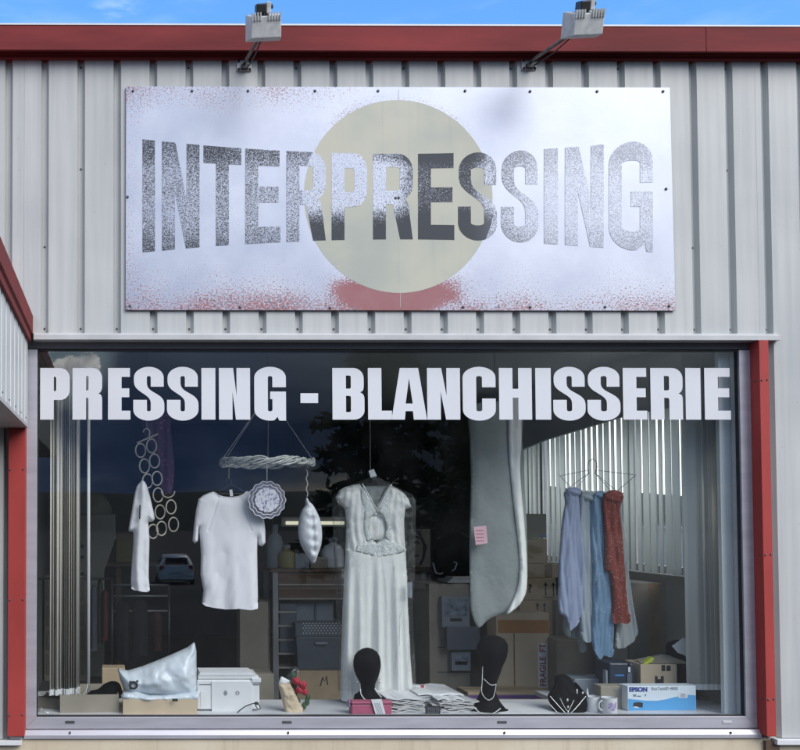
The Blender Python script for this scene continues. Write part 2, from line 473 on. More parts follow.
M['scarf_d'] = dotted('brick_red_print_with_pale_dots', (.26, .048, .036), (.6, .4, .3), 70., .35)
M['scarf_e'] = fabric('white_voile', (.66, .69, .68), .05, .3)
M['scarf_p'] = dotted('plum_print_scarf', (.085, .035, .085), (.28, .10, .16), 28., .3)
def plate_mat():
    t = NT('blue_and_white_china'); v = t.obj()
    nz = t.noise(v, 75., 4., .7); n2 = t.noise(v, 30., 2.)
    c = t.mix(t.ss(t.math('ADD', nz, t.math('MULTIPLY', n2, .5)), .74, .88), (.72, .72, .78), (.16, .16, .36))
    return t.done(t.pr(c, .2))
M['china'] = plate_mat()
M['china_rim'] = mat('smoky_china_rim', (.17, .17, .21), .2, var=.5, vs=40)
M['china_line'] = mat('white_china_edge', (.66, .65, .74), .3)
M['screen_photo'] = mat('faded_picture_print', (.16, .20, .26), .3, var=.6, vs=18)
def lamp_emit(name, col, s):
    t = NT(name); return t.done(t.n('Emission', {'Color': tuple(col)+(1,), 'Strength': s}).outputs[0])
M['tube_light'] = lamp_emit('lit_fluorescent_tube', (1, .97, .75), .32)
M['bulb'] = lamp_emit('warm_bulb', (1, .75, .4), 1.2)
# ------------------------------------------------------------------ building
CF = -.06                                                   # front of the cladding ribs
bld = thing('shop_building', 'grey ribbed metal dry cleaning shop with red roof edge and wide display window', 'building', (1.7, 0, 0))
PITCHX = 36.2*6/F
def screw_row(pts, r, parent, sq=(1, 1, 1)):
    first = MB().ball(pts[0], r, 8, 4, sq).build('screw', M['screw'], parent, True)
    for p in pts[1:]:
        c = first.copy(); COL.objects.link(c); c.parent = parent; c.location = Vector(p)-Vector(pts[0])
def cladding(mb, xa, xb, z0, z1):
    k0 = math.floor((xa - X(8.5, CF, 200))/PITCHX)-1
    prof = [(xa, CF)]
    k = k0
    while True:
        c = X(8.5, CF, 200) + k*PITCHX; k += 1
        if c-.05 < xa: continue
        if c+.05 > xb: break
        prof += [(c-.024, CF), (c-.015, CF+.034), (c+.010, CF+.034), (c+.024, CF)]
    prof.append((xb, CF))
    n = len(prof); vs = []
    for dy in (0, .0015):
        for z in (z0, z1): vs += [(x, y+dy, z) for x, y in prof]
    fs = [(i, i+1, n+i+1, n+i) for i in range(n-1)]
    fs += [(2*n+i, 3*n+i, 3*n+i+1, 2*n+i+1) for i in range(n-1)]
    fs += [(i, 2*n+i, 2*n+i+1, i+1) for i in range(n-1)]
    mb.add(vs, fs)
zt, zb, zc = Z(58, CF), Z(334, CF), Z(738, CF, 790)
xl, xr = X(23, CF), X(764, CF)
mb = MB(); cladding(mb, xl, xr, zb, zt); cladding(mb, -3.6, xl-.001, zc, zt); cladding(mb, xr+.001, 4.36, zc, zt)
mb.build('cladding', M['clad'], bld)
# roof edge
fy = -.16
z25, z50, z55, z60 = Z(26, fy), Z(50.5, fy), Z(55, fy+.045), Z(60.5, fy+.045)
roof = MB().extr([(fy, z25), (fy, z50), (-.115, z50+.008), (-.115, Z(55, -.115)), (-.09, Z(55.3, -.09)), (-.09, Z(58.8, -.09)), (-.0612, Z(60.6, -.061)), (.12, Z(60.6, -.061)), (.12, z25)], -3.8, 4.42, True)
rf = roof.build('roof_fascia', M['red'], bld)
MB().box(-3.8, 4.42, fy-.004, fy+.35, z25+.0005, z25+.010).build('edge_trim', M['white_flash'], rf)
for xj in (-1.9, 3.55):
    MB().box(xj, xj+.006, fy-.003, fy, z50, z25-.001).build('joint_cover', M['red'], rf)
MB().box(-3.8, 4.42, .13, 8.2, z25-.25, z25-.05).build('roof', M['kraft_grey'], bld)
# flashing over the window, lintel, posts
zf0, zf1 = Z(340, -.09), Z(333, -.09)
MB().extr([(-.095, zf0), (-.095, zf1-.012), (-.06, zf1+.004), (0, zf1+.004), (0, zf0)], X(33.5, -.09, 335), X(780, -.09, 335), True).build('drip_flashing', M['flash'], bld, bev=.002)
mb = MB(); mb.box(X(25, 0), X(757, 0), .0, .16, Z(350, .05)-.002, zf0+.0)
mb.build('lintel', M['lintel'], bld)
PY = -.10
for (p0, p1, zt_) in ((8, 25, Z(426, PY)), (763, 772.5, zf0-.001)):
    zb_ = Z(736.5, PY, p0)
    x0, x1 = X(p0, PY), X(p1, PY)
    po = MB().box(x0, x1, PY, .012, zb_, zt_).build('red_post', M['red_post'], bld, bev=.0025)
    pts = []
    for py_ in ((470, 600, 715) if p0 < 100 else (380, 555, 700)):
        z_ = Z(py_, PY)
        pts += [(x0+.012, PY-.001, z_), (x1-.012, PY-.001, z_+.004)]
        if p0 > 100: pts.append((x0-.001, -.06, z_))
    screw_row(pts, .006, po)
# cladding screws
pts = []
for k in range(-2, 26):
    c = X(8.5, CF, 200)+k*PITCHX
    for z_ in (Z(246, CF), Z(168, CF), zb+.035, zt-.05):
        if (k*7+int(z_*10)) % 3 == 0 or z_ < 2.8: pts.append((c-.002, CF+.032, z_))
pts = [p for p in pts if -1.2 < p[0] < 4.3]
screw_row(pts, .007, bld, (1, .6, 1))
# plinth and foot flashings
zs = Z(737.5, -.05)
MB().box(-3.6, 4.34, -.03, .22, -.05, zs-.004).build('plinth', M['plinth'], bld)
MB().box(-3.6, X(22.5, CF), -.085, -.031, Z(745, -.08), zc-.004).build('foot_flashing', M['white_flash'], bld, bev=.003)
MB().box(X(774.5, CF, 735), 4.36, -.085, -.031, Z(745, -.08, 790), zc-.004).build('foot_flashing', M['white_flash'], bld, bev=.003)
MB().box(X(760, -.0, 740), X(773.5, -.0, 740), -.055, -.031, .0, Z(739, 0, 760)).build('foot_post', M['wood'], bld)
# walls of the room
XR = 3.92; XL = -.66; YB = 6.3; ZC = 2.74
mb = MB()
mb.box(XL-.15, XL, .17, YB, .1, z25-.3)
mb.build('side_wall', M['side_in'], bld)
mb = MB(); y0, y1, w0, w1 = .45, 3.35, 1.175, 2.46
mb.box(XR, XR+.2, .17, y0, .1, z25-.3); mb.box(XR, XR+.2, y1, YB, .1, z25-.3)
mb.box(XR, XR+.2, y0, y1, .1, w0); mb.box(XR, XR+.2, y0, y1, w1, z25-.3)
mb.build('side_wall', M['side_in'], bld)
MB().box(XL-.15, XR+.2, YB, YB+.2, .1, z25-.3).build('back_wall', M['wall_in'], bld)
MB().box(XL, XR, .165, YB, ZC, ZC+.08).build('ceiling', M['ceil'], bld)
MB().box(XL-.1, XR+.1, .23, YB+.2, -.02, .1).build('floor', M['floor'], bld)
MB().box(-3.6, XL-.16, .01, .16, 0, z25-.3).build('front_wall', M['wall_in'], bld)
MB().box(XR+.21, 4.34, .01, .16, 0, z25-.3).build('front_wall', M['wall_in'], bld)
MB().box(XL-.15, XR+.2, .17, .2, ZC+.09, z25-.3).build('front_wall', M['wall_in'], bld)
# side window: frame and pane
sw = MB()
xw = XR+.12
for a, b in ((y0, y0+.05), (1.72, 1.77), (y1-.05, y1)): sw.box(xw, xw+.05, a, b, w0, w1)
sw.box(xw+.002, xw+.048, y0+.05, y1-.05, w0, w0+.05); sw.box(xw+.002, xw+.048, y0+.05, y1-.05, w1-.05, w1)
swf = sw.build('side_window', M['frame'], bld)
MB().box(xw+.02, xw+.028, y0+.03, y1-.03, w0+.03, w1-.03).build('pane', M['glass'], swf)
# front window
fl0, fl1, fr1, fr0 = X(25.5, 0), X(37, 0), X(741.5, 0), X(753, 0)
wt, wb, ws, wl = Z(350, 0), Z(716.5, 0), Z(728, 0), Z(737, 0)
mb = MB()
mb.prism([(fl0, ws), (fl1, wb), (fl1, wt), (fl0, wt)], -.012, .08)
mb.prism([(fr0, ws), (fr0, wt), (fr1, wt), (fr1, wb)], -.012, .08)
mb.prism([(fl0, ws), (fr0, ws), (fr1, wb), (fl1, wb)], -.0125, .08)
win = mb.build('shop_window', M['frame'], bld, bev=.002)
MB().extr([(-.046, wl), (-.046, wl+.022), (-.03, ws-.004), (.02, ws-.004), (.02, wl)], fl0-.004, fr0+.002, True).build('sill', M['frame'], win, bev=.0025)
mb = MB(); g = .006
mb.box(fl1, fl1+g, .004, .03, wb, wt); mb.box(fr1-g, fr1, .004, .03, wb, wt)
mb.box(fl1+g, fr1-g, .004, .03, wt-g, wt); mb.box(fl1+g, fr1-g, .004, .03, wb, wb+g)
mb.build('gasket', M['gasket'], win)
MB().box(fl1+.001, fr1-.001, .014, .022, wb+.001, wt-.001).build('pane', M['glass'], win)
for px in (70, 287, 502, 727):
    a = at(px, 722, -.012)
    MB().box(a.x-.028, a.x+.028, -.017, -.0127, a.z-.008, a.z+.008).build('drain_cover', M['screw'] if px != 727 else M['flash'], win, bev=.002)
    MB().tube([(a.x, -.045, a.z-.05), (a.x+.003, -.049, a.z-.062)], .005, 6).build('drain_hole', M['gasket'], win)
# ------------------------------------------------------------------ letters
def glyph(ch, w, h, s, tb, diag=False, rq=.2):
    """outline and counters of a heavy condensed capital in a w x h box; s = stem, tb = bar thickness"""
    r = rq*h; g = (w-2*s)/2; ri = max(r-tb, .02*h)
    H = []
    if ch == 'I': P = [(0, 0), (w, 0), (w, h), (0, h)]
    elif ch == '-': P = [(0, .32*h), (w, .32*h), (w, .51*h), (0, .51*h)]
    elif ch == 'T': P = [((w-s)/2, 0), ((w+s)/2, 0), ((w+s)/2, h-tb), (w, h-tb), (w, h), (0, h), (0, h-tb), ((w-s)/2, h-tb)]
    elif ch == 'L': P = [(0, 0), (w, 0), (w, tb), (s, tb), (s, h), (0, h)]
    elif ch == 'E':
        m = .52*h
        P = [(0, 0), (w, 0), (w, tb), (s, tb), (s, m-tb/2), (w*.95, m-tb/2), (w*.95, m+tb/2), (s, m+tb/2), (s, h-tb), (w*.98, h-tb), (w*.98, h), (0, h)]
    elif ch == 'H':
        m = .51*h
        P = [(0, 0), (s, 0), (s, m-tb/2), (w-s, m-tb/2), (w-s, 0), (w, 0), (w, h), (w-s, h), (w-s, m+tb/2), (s, m+tb/2), (s, h), (0, h)]
    elif ch == 'N':
        P = [(0, 0), (s, 0), (s, .54*h), (w-s*1.05, 0), (w, 0), (w, h), (w-s, h), (w-s, .46*h), (s*1.05, h), (0, h)]
    elif ch == 'A':
        P = [(0, 0), (s*.98, 0), (s*1.04, .165*h), (w-s*1.04, .165*h), (w-s*.98, 0), (w, 0), (w*.76, h), (w*.24, h)]
        H = [[(w*.5, .80*h), (w*.40, .31*h), (w*.60, .31*h)]]
    elif ch == 'P':
        P = [(0, 0), (s, 0), (s, .38*h)] + arc(w-g-s*.6, .38*h+r, g+s*.6, r, -90, 0) + arc(w-g-s*.6, h-r, g+s*.6, r, 0, 90) + [(0, h)]
        H = [[(s, .38*h+tb)] + arc(w-s-g*.7, .38*h+tb+ri, g*.7, ri, -90, 0, 5) + arc(w-s-g*.7, h-tb-ri, g*.7, ri, 0, 90, 5) + [(s, h-tb)]]
    elif ch == 'R':
        if diag: leg = [(s, .41*h), (w*.50, .41*h), (w-s*.98, 0), (w, 0)] + bez((w*.90, .36*h), (w*.88, .43*h), (w*.86, .45*h), (w*.80, .47*h), 4)
        else: leg = [(s, .42*h)] + bez((w-s-g*.8, .42*h), (w-s, .42*h), (w-s, .40*h), (w-s, .33*h), 5) + [(w-s, 0), (w, 0)] + bez((w, .36*h), (w, .47*h), (w*.97, .49*h), (w*.86, .505*h), 6)
        P = [(0, 0), (s, 0)] + leg + bez((w*.92, .52*h), (w, .57*h), (w, .62*h), (w, .70*h), 6) + arc(w-g-s*.6, h-r, g+s*.6, r, 0, 90) + [(0, h)]
        lo = .42*h+tb*.85
        H = [[(s, lo)] + arc(w-s-g*.7, lo+ri, g*.7, ri, -90, 0, 5) + arc(w-s-g*.7, h-tb*.9-ri, g*.7, ri, 0, 90, 5) + [(s, h-tb*.9)]]
    elif ch == 'B':
        P = [(0, 0)] + arc(w-g-s*.6, r*.9, g+s*.6, r*.9, -90, 0) + bez((w, .38*h), (w, .48*h), (w*.96, .50*h), (w*.86, .53*h), 6) + bez((w*.93, .55*h), (w*.98, .58*h), (w*.98, .62*h), (w*.98, .68*h), 5) + arc(w*.98-g-s*.6, h-r, g+s*.6, r, 0, 90) + [(0, h)]
        H = [[(s, tb*.85)] + arc(w-s-g*.7, tb*.85+ri, g*.7, ri, -90, 0, 5) + arc(w-s-g*.7, .46*h-ri, g*.7, ri, 0, 90, 5) + [(s, .46*h)],
             [(s, .60*h)] + arc(w-s-g*.7, .60*h+ri, g*.7, ri, -90, 0, 5) + arc(w-s-g*.7, h-tb*.85-ri, g*.7, ri, 0, 90, 5) + [(s, h-tb*.85)]]
    elif ch in 'CG':
        top = [(w, .62*h), (w, h-r)] + arc(w/2, h-r, w/2, r, 0, 180, 16)
        intop = arc(w/2, h-r, g, ri, 180, 0, 8) + [(w-s, .62*h)]
        if ch == 'C':
            P = top + arc(w/2, r, w/2, r, 180, 360, 16) + [(w, .41*h), (w-s, .41*h)] + arc(w/2, r, g, ri, 0, -180, 8) + intop
        else:
            P = top + arc(w/2, r, w/2, r, 180, 285, 11) + [(w-s*.62, .07*h), (w-s*.5, 0), (w, 0), (w, .54*h), (w/2, .54*h), (w/2, .40*h), (w-s, .40*h)] + arc(w/2, r, g, ri, 0, -180, 8) + intop
    elif ch == 'S':
        P = [(w*.98, .63*h), (w*.98, h-r)] + arc(w/2, h-r, w*.48, r, 0, 180, 16)[1:] + bez((w*.02, .72*h), (w*.02, .52*h), (w-s, .50*h), (w-s, .33*h), 10) \
            + arc(w/2, r, g, ri, 0, -180, 8) + [(s, .385*h), (0, .385*h)] + arc(w/2, r, w/2, r, 180, 360, 16) + bez((w, .30*h), (w, .52*h), (s, .50*h), (s, .69*h), 10) \
            + arc(w/2, h-r, g, ri, 180, 0, 8) + [(w-s, .63*h)]
    return P, H
def densify(P, step):
    out = []
    for i in range(len(P)):
        a, b = P[i], P[(i+1) % len(P)]
        k = max(1, int(math.hypot(b[0]-a[0], b[1]-a[1])/step))
        out += [(a[0]+(b[0]-a[0])*j/k, a[1]+(b[1]-a[1])*j/k) for j in range(k)]
    return out
def glyph_mesh(loops, y, th, name, m, parent):
    cu = bpy.data.curves.new(name, 'CURVE'); cu.dimensions = '2D'; cu.fill_mode = 'BOTH'; cu.extrude = th/2
    for lp in loops:
        sp = cu.splines.new('POLY'); sp.points.add(len(lp)-1); sp.use_cyclic_u = True
        for q, (a, b) in zip(sp.points, lp): q.co = (a, b, 0, 1)
    o = bpy.data.objects.new(name, cu); COL.objects.link(o)
    me = bpy.data.meshes.new_from_object(o.evaluated_get(bpy.context.evaluated_depsgraph_get()))
    bpy.data.objects.remove(o); bpy.data.curves.remove(cu)
    w0 = W[parent]
    for v in me.vertices:
        v.co = Vector((v.co.x, y + v.co.z, v.co.y)) - w0
    me.name = name
    me.materials.clear(); me.materials.append(m)
    r = bpy.data.objects.new(name, me); COL.objects.link(r); r.parent = parent; W[r] = w0.copy()
    return r
LET = [('P',40.1,69.8),('R',72.5,102.2),('E',108,130.4),('S',133.3,164.3),('S',167,198.4),('I',201.5,215.3),('N',219,250),('G',254.4,285.8),('-',300.6,317.9),
       ('B',332.6,364.2),('L',368.2,391.6),('A',391.6,426.6),('N',427.4,459.8),('C',463,495.3),('H',499.4,531.5),('I',535.8,550.6),('S',553.5,585),('S',587.7,619.8),('E',623.4,646.5),('R',651,682.2),('I',686,700.2),('E',705,730)]
YL = .0115
for ch, a, b in LET:
    tall = ch in 'SGC'
    t0, b0 = (366.8, 420.6) if tall else (368, 419.6)
    p0, p1 = at(a, b0, YL), at(b, t0, YL)
    w, h = p1.x-p0.x, p1.z-p0.z
    st = {'E': 13.6, 'L': 13.6, 'I': 14, '-': 14}.get(ch, 13.6)*.00608
    P, H = glyph(ch, w, h, min(st, w), h*.172)
    glyph_mesh([[(p0.x+x, p0.z+z) for x, z in lp] for lp in [P]+H], YL, .0008, 'letter', M['vinyl'], win)
# ------------------------------------------------------------------ sign
SY = -.078
s0, s1 = at(125.6, 310, SY), at(670.3, 87.5, SY)
sign = thing('shop_sign', 'large worn silver sign panel with flaking letters over a cream disc', 'sign', ((s0.x+s1.x)/2, SY, (s0.z+s1.z)/2))
cxs, czs = (s0.x+s1.x)/2, (s0.z+s1.z)/2
mb = MB(); mb.prism([(s0.x, s0.z), (s1.x+.008, s0.z), (s1.x-.002, s1.z), (s0.x+.003, s1.z)], SY, SY+.012)
mb.build('panel', M['sign'], sign, bev=.0012)
dc = at(398.3, 196.2, SY); rd = 96.3*.00599
MB().prism([(dc.x+rd*.99*math.cos(2*PI*i/96), dc.z+rd*1.022*math.sin(2*PI*i/96)) for i in range(96)], SY-.0008, SY-.0001).build('disc', M['disc'], sign)
SL = [('I',142.5,155),('N',162,199.5),('T',203.5,241.3),('E',245.3,280.3),('R',286.5,325.8),('P',331.6,367.2),('R',373,412.8),('E',418,454.3),('S',458,497),('S',501,538.3),('I',544,557.8),('N',565,603.7),('G',608.8,652.9)]
def warp(px, v):
    q = ((px-398)/250)**2
    t_, b_ = 153.8-14*q, 239.3+12.5*q
    return at(px, b_+(t_-b_)*v, SY-.001)
for ch, a, b in SL:
    P, H = glyph(ch, b-a, 100., min(12.9, b-a), 17.2, True)
    out = []
    for lp in [P]+H:
        ol = []
        for x, v in densify(lp, 3.):
            q = warp(a+x, v/100); ol.append((q.x, q.z))
        out.append(ol)
    glyph_mesh(out, SY-.0015, .0006, 'letter', M['sletter'], sign)
mb = MB(); screws = [(133, 91), (192, 91), (248, 91), (315, 91), (378, 91), (465, 91), (530, 91.5), (597, 91.5), (663, 91.5), (127.5, 197), (666, 189), (463, 307), (530, 307), (605, 307), (669, 306), (240, 307), (130, 306), (330, 308), (398.6, 198), (395.5, 198)]
first = None
for px, py in screws:
    a = at(px, py, SY)
    if first is None:
        first = MB().ball((a.x, SY-.003, a.z), .0085, 10, 6, (1, .6, 1)).build('screw', M['screw'], sign, True); fa = a
    else:
        c = first.copy(); COL.objects.link(c); c.parent = sign; c.location = (a.x-fa.x, 0, a.z-fa.z)
# panel joint
a, b = at(398.5, 88, SY), at(398.5, 309, SY)
MB().box(a.x-.0012, a.x+.0012, SY-.0012, SY-.0009, b.z+.01, a.z-.01).build('panel_joint', M['flash'], sign)
# ------------------------------------------------------------------ floodlights
def floodlight(pb, ph, side, label):
    b = at(*pb, CF)
    ey = -.60
    t = thing('floodlight', label, 'floodlight', (b.x, CF, b.z), 'floodlights on the roof edge')
    mb = MB().box(b.x-.045, b.x+.045, CF-.012, CF, b.z-.035, b.z+.03); mb.build('base_plate', M['lamp_white'], t, bev=.003)
    mb = MB()
    for sx in (-.034, .034):
        for sz in (-.026, .022): mb.ball((b.x+sx, CF-.014, b.z+sz), .008, 8, 5)
    mb.box(b.x-.022, b.x+.022, CF-.04, CF-.0125, b.z-.030, b.z-.004)
    mb.build('bracket', M['lamp_dark'], t)
    h = at(*ph, ey)                                          # centre of the housing as seen
    e = Vector((h.x + side*.05, ey+.06, h.z+.005))
    MB().tube([(b.x, CF-.012, b.z), (b.x, CF-.05, b.z+.004), tuple(e)], .0105, 10).build('arm', M['lamp_arm'], t, 1)
    MB().tube([(b.x+.02, CF-.013, b.z-.01), (b.x+.024, CF-.06, b.z-.022), tuple(Vector((b.x, CF, b.z)).lerp(e, .5)+Vector((.014, 0, -.026))), (e.x+.012, e.y, e.z+.0)], .0042, 6).build('cable', M['lamp_dark'], t, 1)
    w, H_ = .095, .068
    # housing tilted so that its glass looks back down at the sign
    Mx = Matrix.Translation(h) @ Matrix.Rotation(math.radians(-3), 4, 'Y') @ Matrix.Rotation(math.radians(22), 4, 'X')
    mb = MB()
    v = []
    for y, ww, z0, z1 in ((-.062, .86, -.9, .72), (.03, 1., -1.0, 1.0), (.062, 1.03, -1.03, 1.03)):
        v += [(-w*ww, y, H_*z0), (w*ww, y, H_*z0), (w*ww, y, H_*z1), (-w*ww, y, H_*z1)]
    fs = [(0, 1, 2, 3), (11, 10, 9, 8)]
    for k in (0, 4):
        for i in range(4): fs.append((k+i, k+4+i, k+4+(i+1) % 4, k+(i+1) % 4))
    mb.add([Mx @ Vector(p) for p in v], fs)
    ho = mb.build('housing', M['lamp_white'], t, bev=.005)
    for i in range(11):
        if i in (4, 5): continue
        fx = -w*.80 + i*w*.16
        MB().box(fx-.003, fx+.003, -.070, -.050, H_*.42, H_*1.02, Mx).build('fin', M['lamp_white'], ho)
    MB().box(-w*.92, w*.92, .0625, .067, -H_*.9, H_*.9, Mx).build('lens', M['lamp_lens'], ho)
    MB().box(-.052, .002, -.055, .02, H_*.95, H_*.95+.05, Mx).build('junction_box', M['lamp_dark'], t, bev=.006)
    MB().box(.003, .028, -.05, .02, H_*.95, H_*.95+.058, Mx).build('hinge_bracket', M['lamp_white'], t, bev=.004)
    MB().tube([Mx @ Vector((.03, -.02, H_*.95+.035)), Mx @ Vector((.042, -.02, H_*.95+.035))], .012, 10).build('hinge_knob', M['lamp_dark'], t)
    return t
floodlight((244, 66), (264.5, 27), -.0, 'white floodlight held nearly upright over the left part of the sign')
floodlight((528.5, 65), (584, 24), -.02, 'white floodlight on a long slanting arm over the right part of the sign')
# ------------------------------------------------------------------ neighbouring canopy on the left
xc = X(33, CF, 330); zc0, zc1, zc2 = Z(425, CF, 26), Z(342, CF, 30), Z(316, CF, 32)
cx2, yf = -4.2, -2.9
can = thing('entrance_canopy', 'white clad canopy with red top trim jutting out at the left edge', 'canopy', (xc-1, -1.4, zc0))
mb = MB()
prof = []; y = CF-.012; q = .20
ys = [y]
while y > yf+q: 
    prof += [(y, 0), (y-.15, 0), (y-.162, .02), (y-.188, .02)]; y -= q
n = len(prof)
vs = [(xc-.03-d, yy, z) for z in (zc0+.004, zc1+.02) for yy, d in prof]
mb.add(vs, [(i, i+1, n+i+1, n+i) for i in range(n-1)])
mb.build('side_cladding', M['clad_white'], can)
MB().box(cx2, xc-.05, yf+.02, CF-.012, zc0+.006, zc1+.06).build('core', M['clad_white'], can)
MB().box(cx2, xc-.026, yf, CF-.012, zc0-.02, zc0).build('soffit', M['flash'], can)
mb = MB()
mb.prism([(xc-.05, zc1), (xc-.012, zc1), (xc-.012, zc1+.04), (xc, zc1+.05), (xc, zc2), (xc-.3, zc2), (xc-.3, zc2-.02), (xc-.05, zc2-.02)], yf-.02, CF-.004)
mb.box(cx2, xc-.31, yf-.02, CF-.004, zc2-.03, zc2-.001)
mb.build('top_trim', M['red'], can)
MB().box(cx2, xc-.052, yf-.02, yf+.018, zc0+.001, zc2-.032).build('front_cladding', M['clad_white'], can)
screw_row([(xc-.03, CF-.15-i*.3, zc0+.03) for i in range(9)], .006, can)
# ------------------------------------------------------------------ display shelf inside the window
SZ = Z(717, .03)
sxa, sxb = X(128, .6), X(553, .6)
shm = MB().box(XL+.01, XR-.01, .09, .60, SZ-.03, SZ)
shm.box(XL+.01, sxa, .60, .92, SZ-.03, SZ); shm.box(sxb, XR-.01, .60, .92, SZ-.03, SZ)
sh = shm.build('display_shelf', M['shelf'])
tag(sh, 'long white display shelf running along the foot of the shop window', 'shelf')
MB().box(XL+.02, XR-.02, .55, .585, .1, SZ-.031).build('front_board', M['shelf'], sh)
# pale reveals either side of the window inside
MB().box(X(721.5, .1), XR-.002, .10, .135, .1, ZC).build('window_reveal', M['pilaster'], bld)

def fold(amp, freq, seed=0., vert=1., amp2=.003):
    def f(x, z, d):
        p = noise.noise((x*3+seed, z*1.2, seed))*1.6
        return amp*math.sin(freq*x + p*vert + seed) + amp2*noise.noise((x*14, z*9, seed+5)) + amp2*1.2*noise.noise((x*34, z*16, seed+9))
    return f
def drape(a, f, seed):
    return lambda x, z, d: a*abs(noise.noise((x*f+z*1.6, z*1.3, seed)))*1.6 + a*.7*abs(noise.noise((x*f*2.1-z*2.5, z*2.6, seed+4))) + .003*noise.noise((x*30, z*14, seed))
def crumple(amp, s, seed=0.):
    def f(x, z, d):
        v = Vector((x*s, z*s, seed))
        return amp*(noise.noise(v) + .5*abs(noise.noise(v*2.3))*1.5)
    return f
def hook(mb, a, r, rad=.0022):
    """hanger hook opening to the left above point a"""
    pts = [(a.x, a.y, a.z)] + [(a.x - r + r*math.cos(t)+.0, a.y, a.z + r*1.2 + r*math.sin(t)) for t in [i*PI*1.25/10 for i in range(11)]]
    mb.tube(pts, rad, 6)
def wire_hanger(name, label, apex, l, r, Y, m, top=None, group=None):
    a = at(*apex, Y); L = at(*l, Y); R_ = at(*r, Y)
    t = thing(name, label, 'hanger', (a.x, Y, a.z), group)
    mb = MB(); mb.tube([(a.x, Y, a.z), tuple(L), tuple(R_)], .0024, 6, True); mb.build('frame', m, t)
    mb = MB(); hook(mb, a, .016); mb.build('hook', m, t)
    if top is not None:
        MB().tube([(a.x-.014, Y, a.z+.034), (a.x-.012, Y, top)], .0015, 5).build('cord', M['string'], t)
    return t
# ---- wicker ring with cords
Y0 = .42
a, b = at(222, 462.5, Y0), at(312, 462.5, Y0)
cx_, cz_, rr = (a.x+b.x)/2, a.z, (b.x-a.x)/2
ring = thing('wicker_ring', 'bleached wicker ring hanging level on cords above the white t-shirt', 'ring', (cx_, Y0, cz_))
mb = MB(); rng = random.Random(2)
for k in range(13):
    ph = rng.uniform(0, 6.3); wv = rng.choice((5, 6, 7, 8)); ro = rng.uniform(.010, .024); n = 90
    pts = [(cx_+(rr+ro*.6*math.cos(wv*t+ph))*math.cos(t), Y0+(rr+ro*.6*math.cos(wv*t+ph))*math.sin(t), cz_+ro*math.sin(wv*t+ph)+.006*math.sin(2*t+ph)) for t in [2*PI*i/n for i in range(n)]]
    mb.tube(pts, rng.uniform(.004, .0065), 6, True)
mb.build('wicker', M['wicker'], ring, 1)
top = (cx_+.01, Y0, ZC)
kn = at(268, 398, Y0)
mb = MB()
for t in (PI*1.02, PI*.85, -.05, 1.4):
    p = (cx_+rr*math.cos(t), Y0+rr*math.sin(t)*1., cz_+.02)
    mb.tube([p, (kn.x+.02*math.cos(t), Y0, kn.z)], .0017, 5)
mb.tube([(kn.x, Y0, kn.z), (kn.x, Y0, ZC)], .002, 5)
mb.build('cord', M['string'], ring)
# ---- white T-shirt
YT = .40
ht = wire_hanger('wire_hanger', 'dark wire hanger carrying the white t-shirt below the wicker ring', (231, 484), (216, 493.5), (248, 493.5), YT, M['wire'], cz_-.0)
tee = [(213.5,491.5),(217,494.5),(224,496.5),(231,497),(238,496),(243,494),(246.5,491),(252,492.5),(258,496),(261.5,500),(263,508),(264,520),(265.3,530),(265.5,543),(262,546.5),(258.5,545),(257.6,538),(257.2,552),(257.5,575),(258,598),(257,608),(250,609.5),(238,608),(225,609),(212,607),(205,605.5),(202,603),(203.4,590),(200.5,575),(201,555),(200,540),(199,528),(198,541),(195,544),(192.5,541),(194,525),(196,510),(198.5,499),(203,495.5),(208.5,493)]
hemz = at(229, 602.5, YT).z
def teef(x, z, d):
    ctr = at(229, 550, YT)
    u = (x-ctr.x); v = z-ctr.z
    s = .006*math.sin(u*52+1.2*math.sin(v*3)+1)*(.1+max(0, .05-v)*2.2) + .010*math.sin(u*23+v*2.5+.6)*(.3+max(0, .1-v)*1.6)
    s += .008*abs(noise.noise((x*7+z*2, z*3.2, 1))) + .007*abs(noise.noise((x*15-z*5, z*6, 4)))*(.5+max(0, .2-v)*2) + .0015*noise.noise((x*26, z*9, 4))
    for sx in (-1, 1):                                       # raglan seams and arm creases
        e = (sx*u-.115)-(v-.2)*-.32
        s -= .006*math.exp(-(e/.006)**2)*(v > .12)
    return s
mb = MB(); puff(mb, pp(tee, YT), YT, .042, .06, .0062, teef, .6, open_at=lambda x, z: z < hemz)
ts = mb.build('white_tshirt', M['tee'], None, 1)
top_y = YT-.016
MB().tube([(x, top_y-.010*math.sin(PI*i/6), z) for i, (x, z) in enumerate(pp([(214.6,492.6),(217.5,495.4),(224,498),(231,498.6),(238,497.6),(243,495.2),(246,492.2)], YT))], .0042, 6).build('collar', M['tee'], ts, 1)
tag(ts, 'white short sleeved t-shirt seen full front below the wicker ring', 'shirt')
tagp = pp([(229, 490), (232, 489.5), (233, 496), (230, 496.5)], YT)
MB().prism(tagp, YT-.012, YT-.010).build('paper_tag', M['paper'], ht)
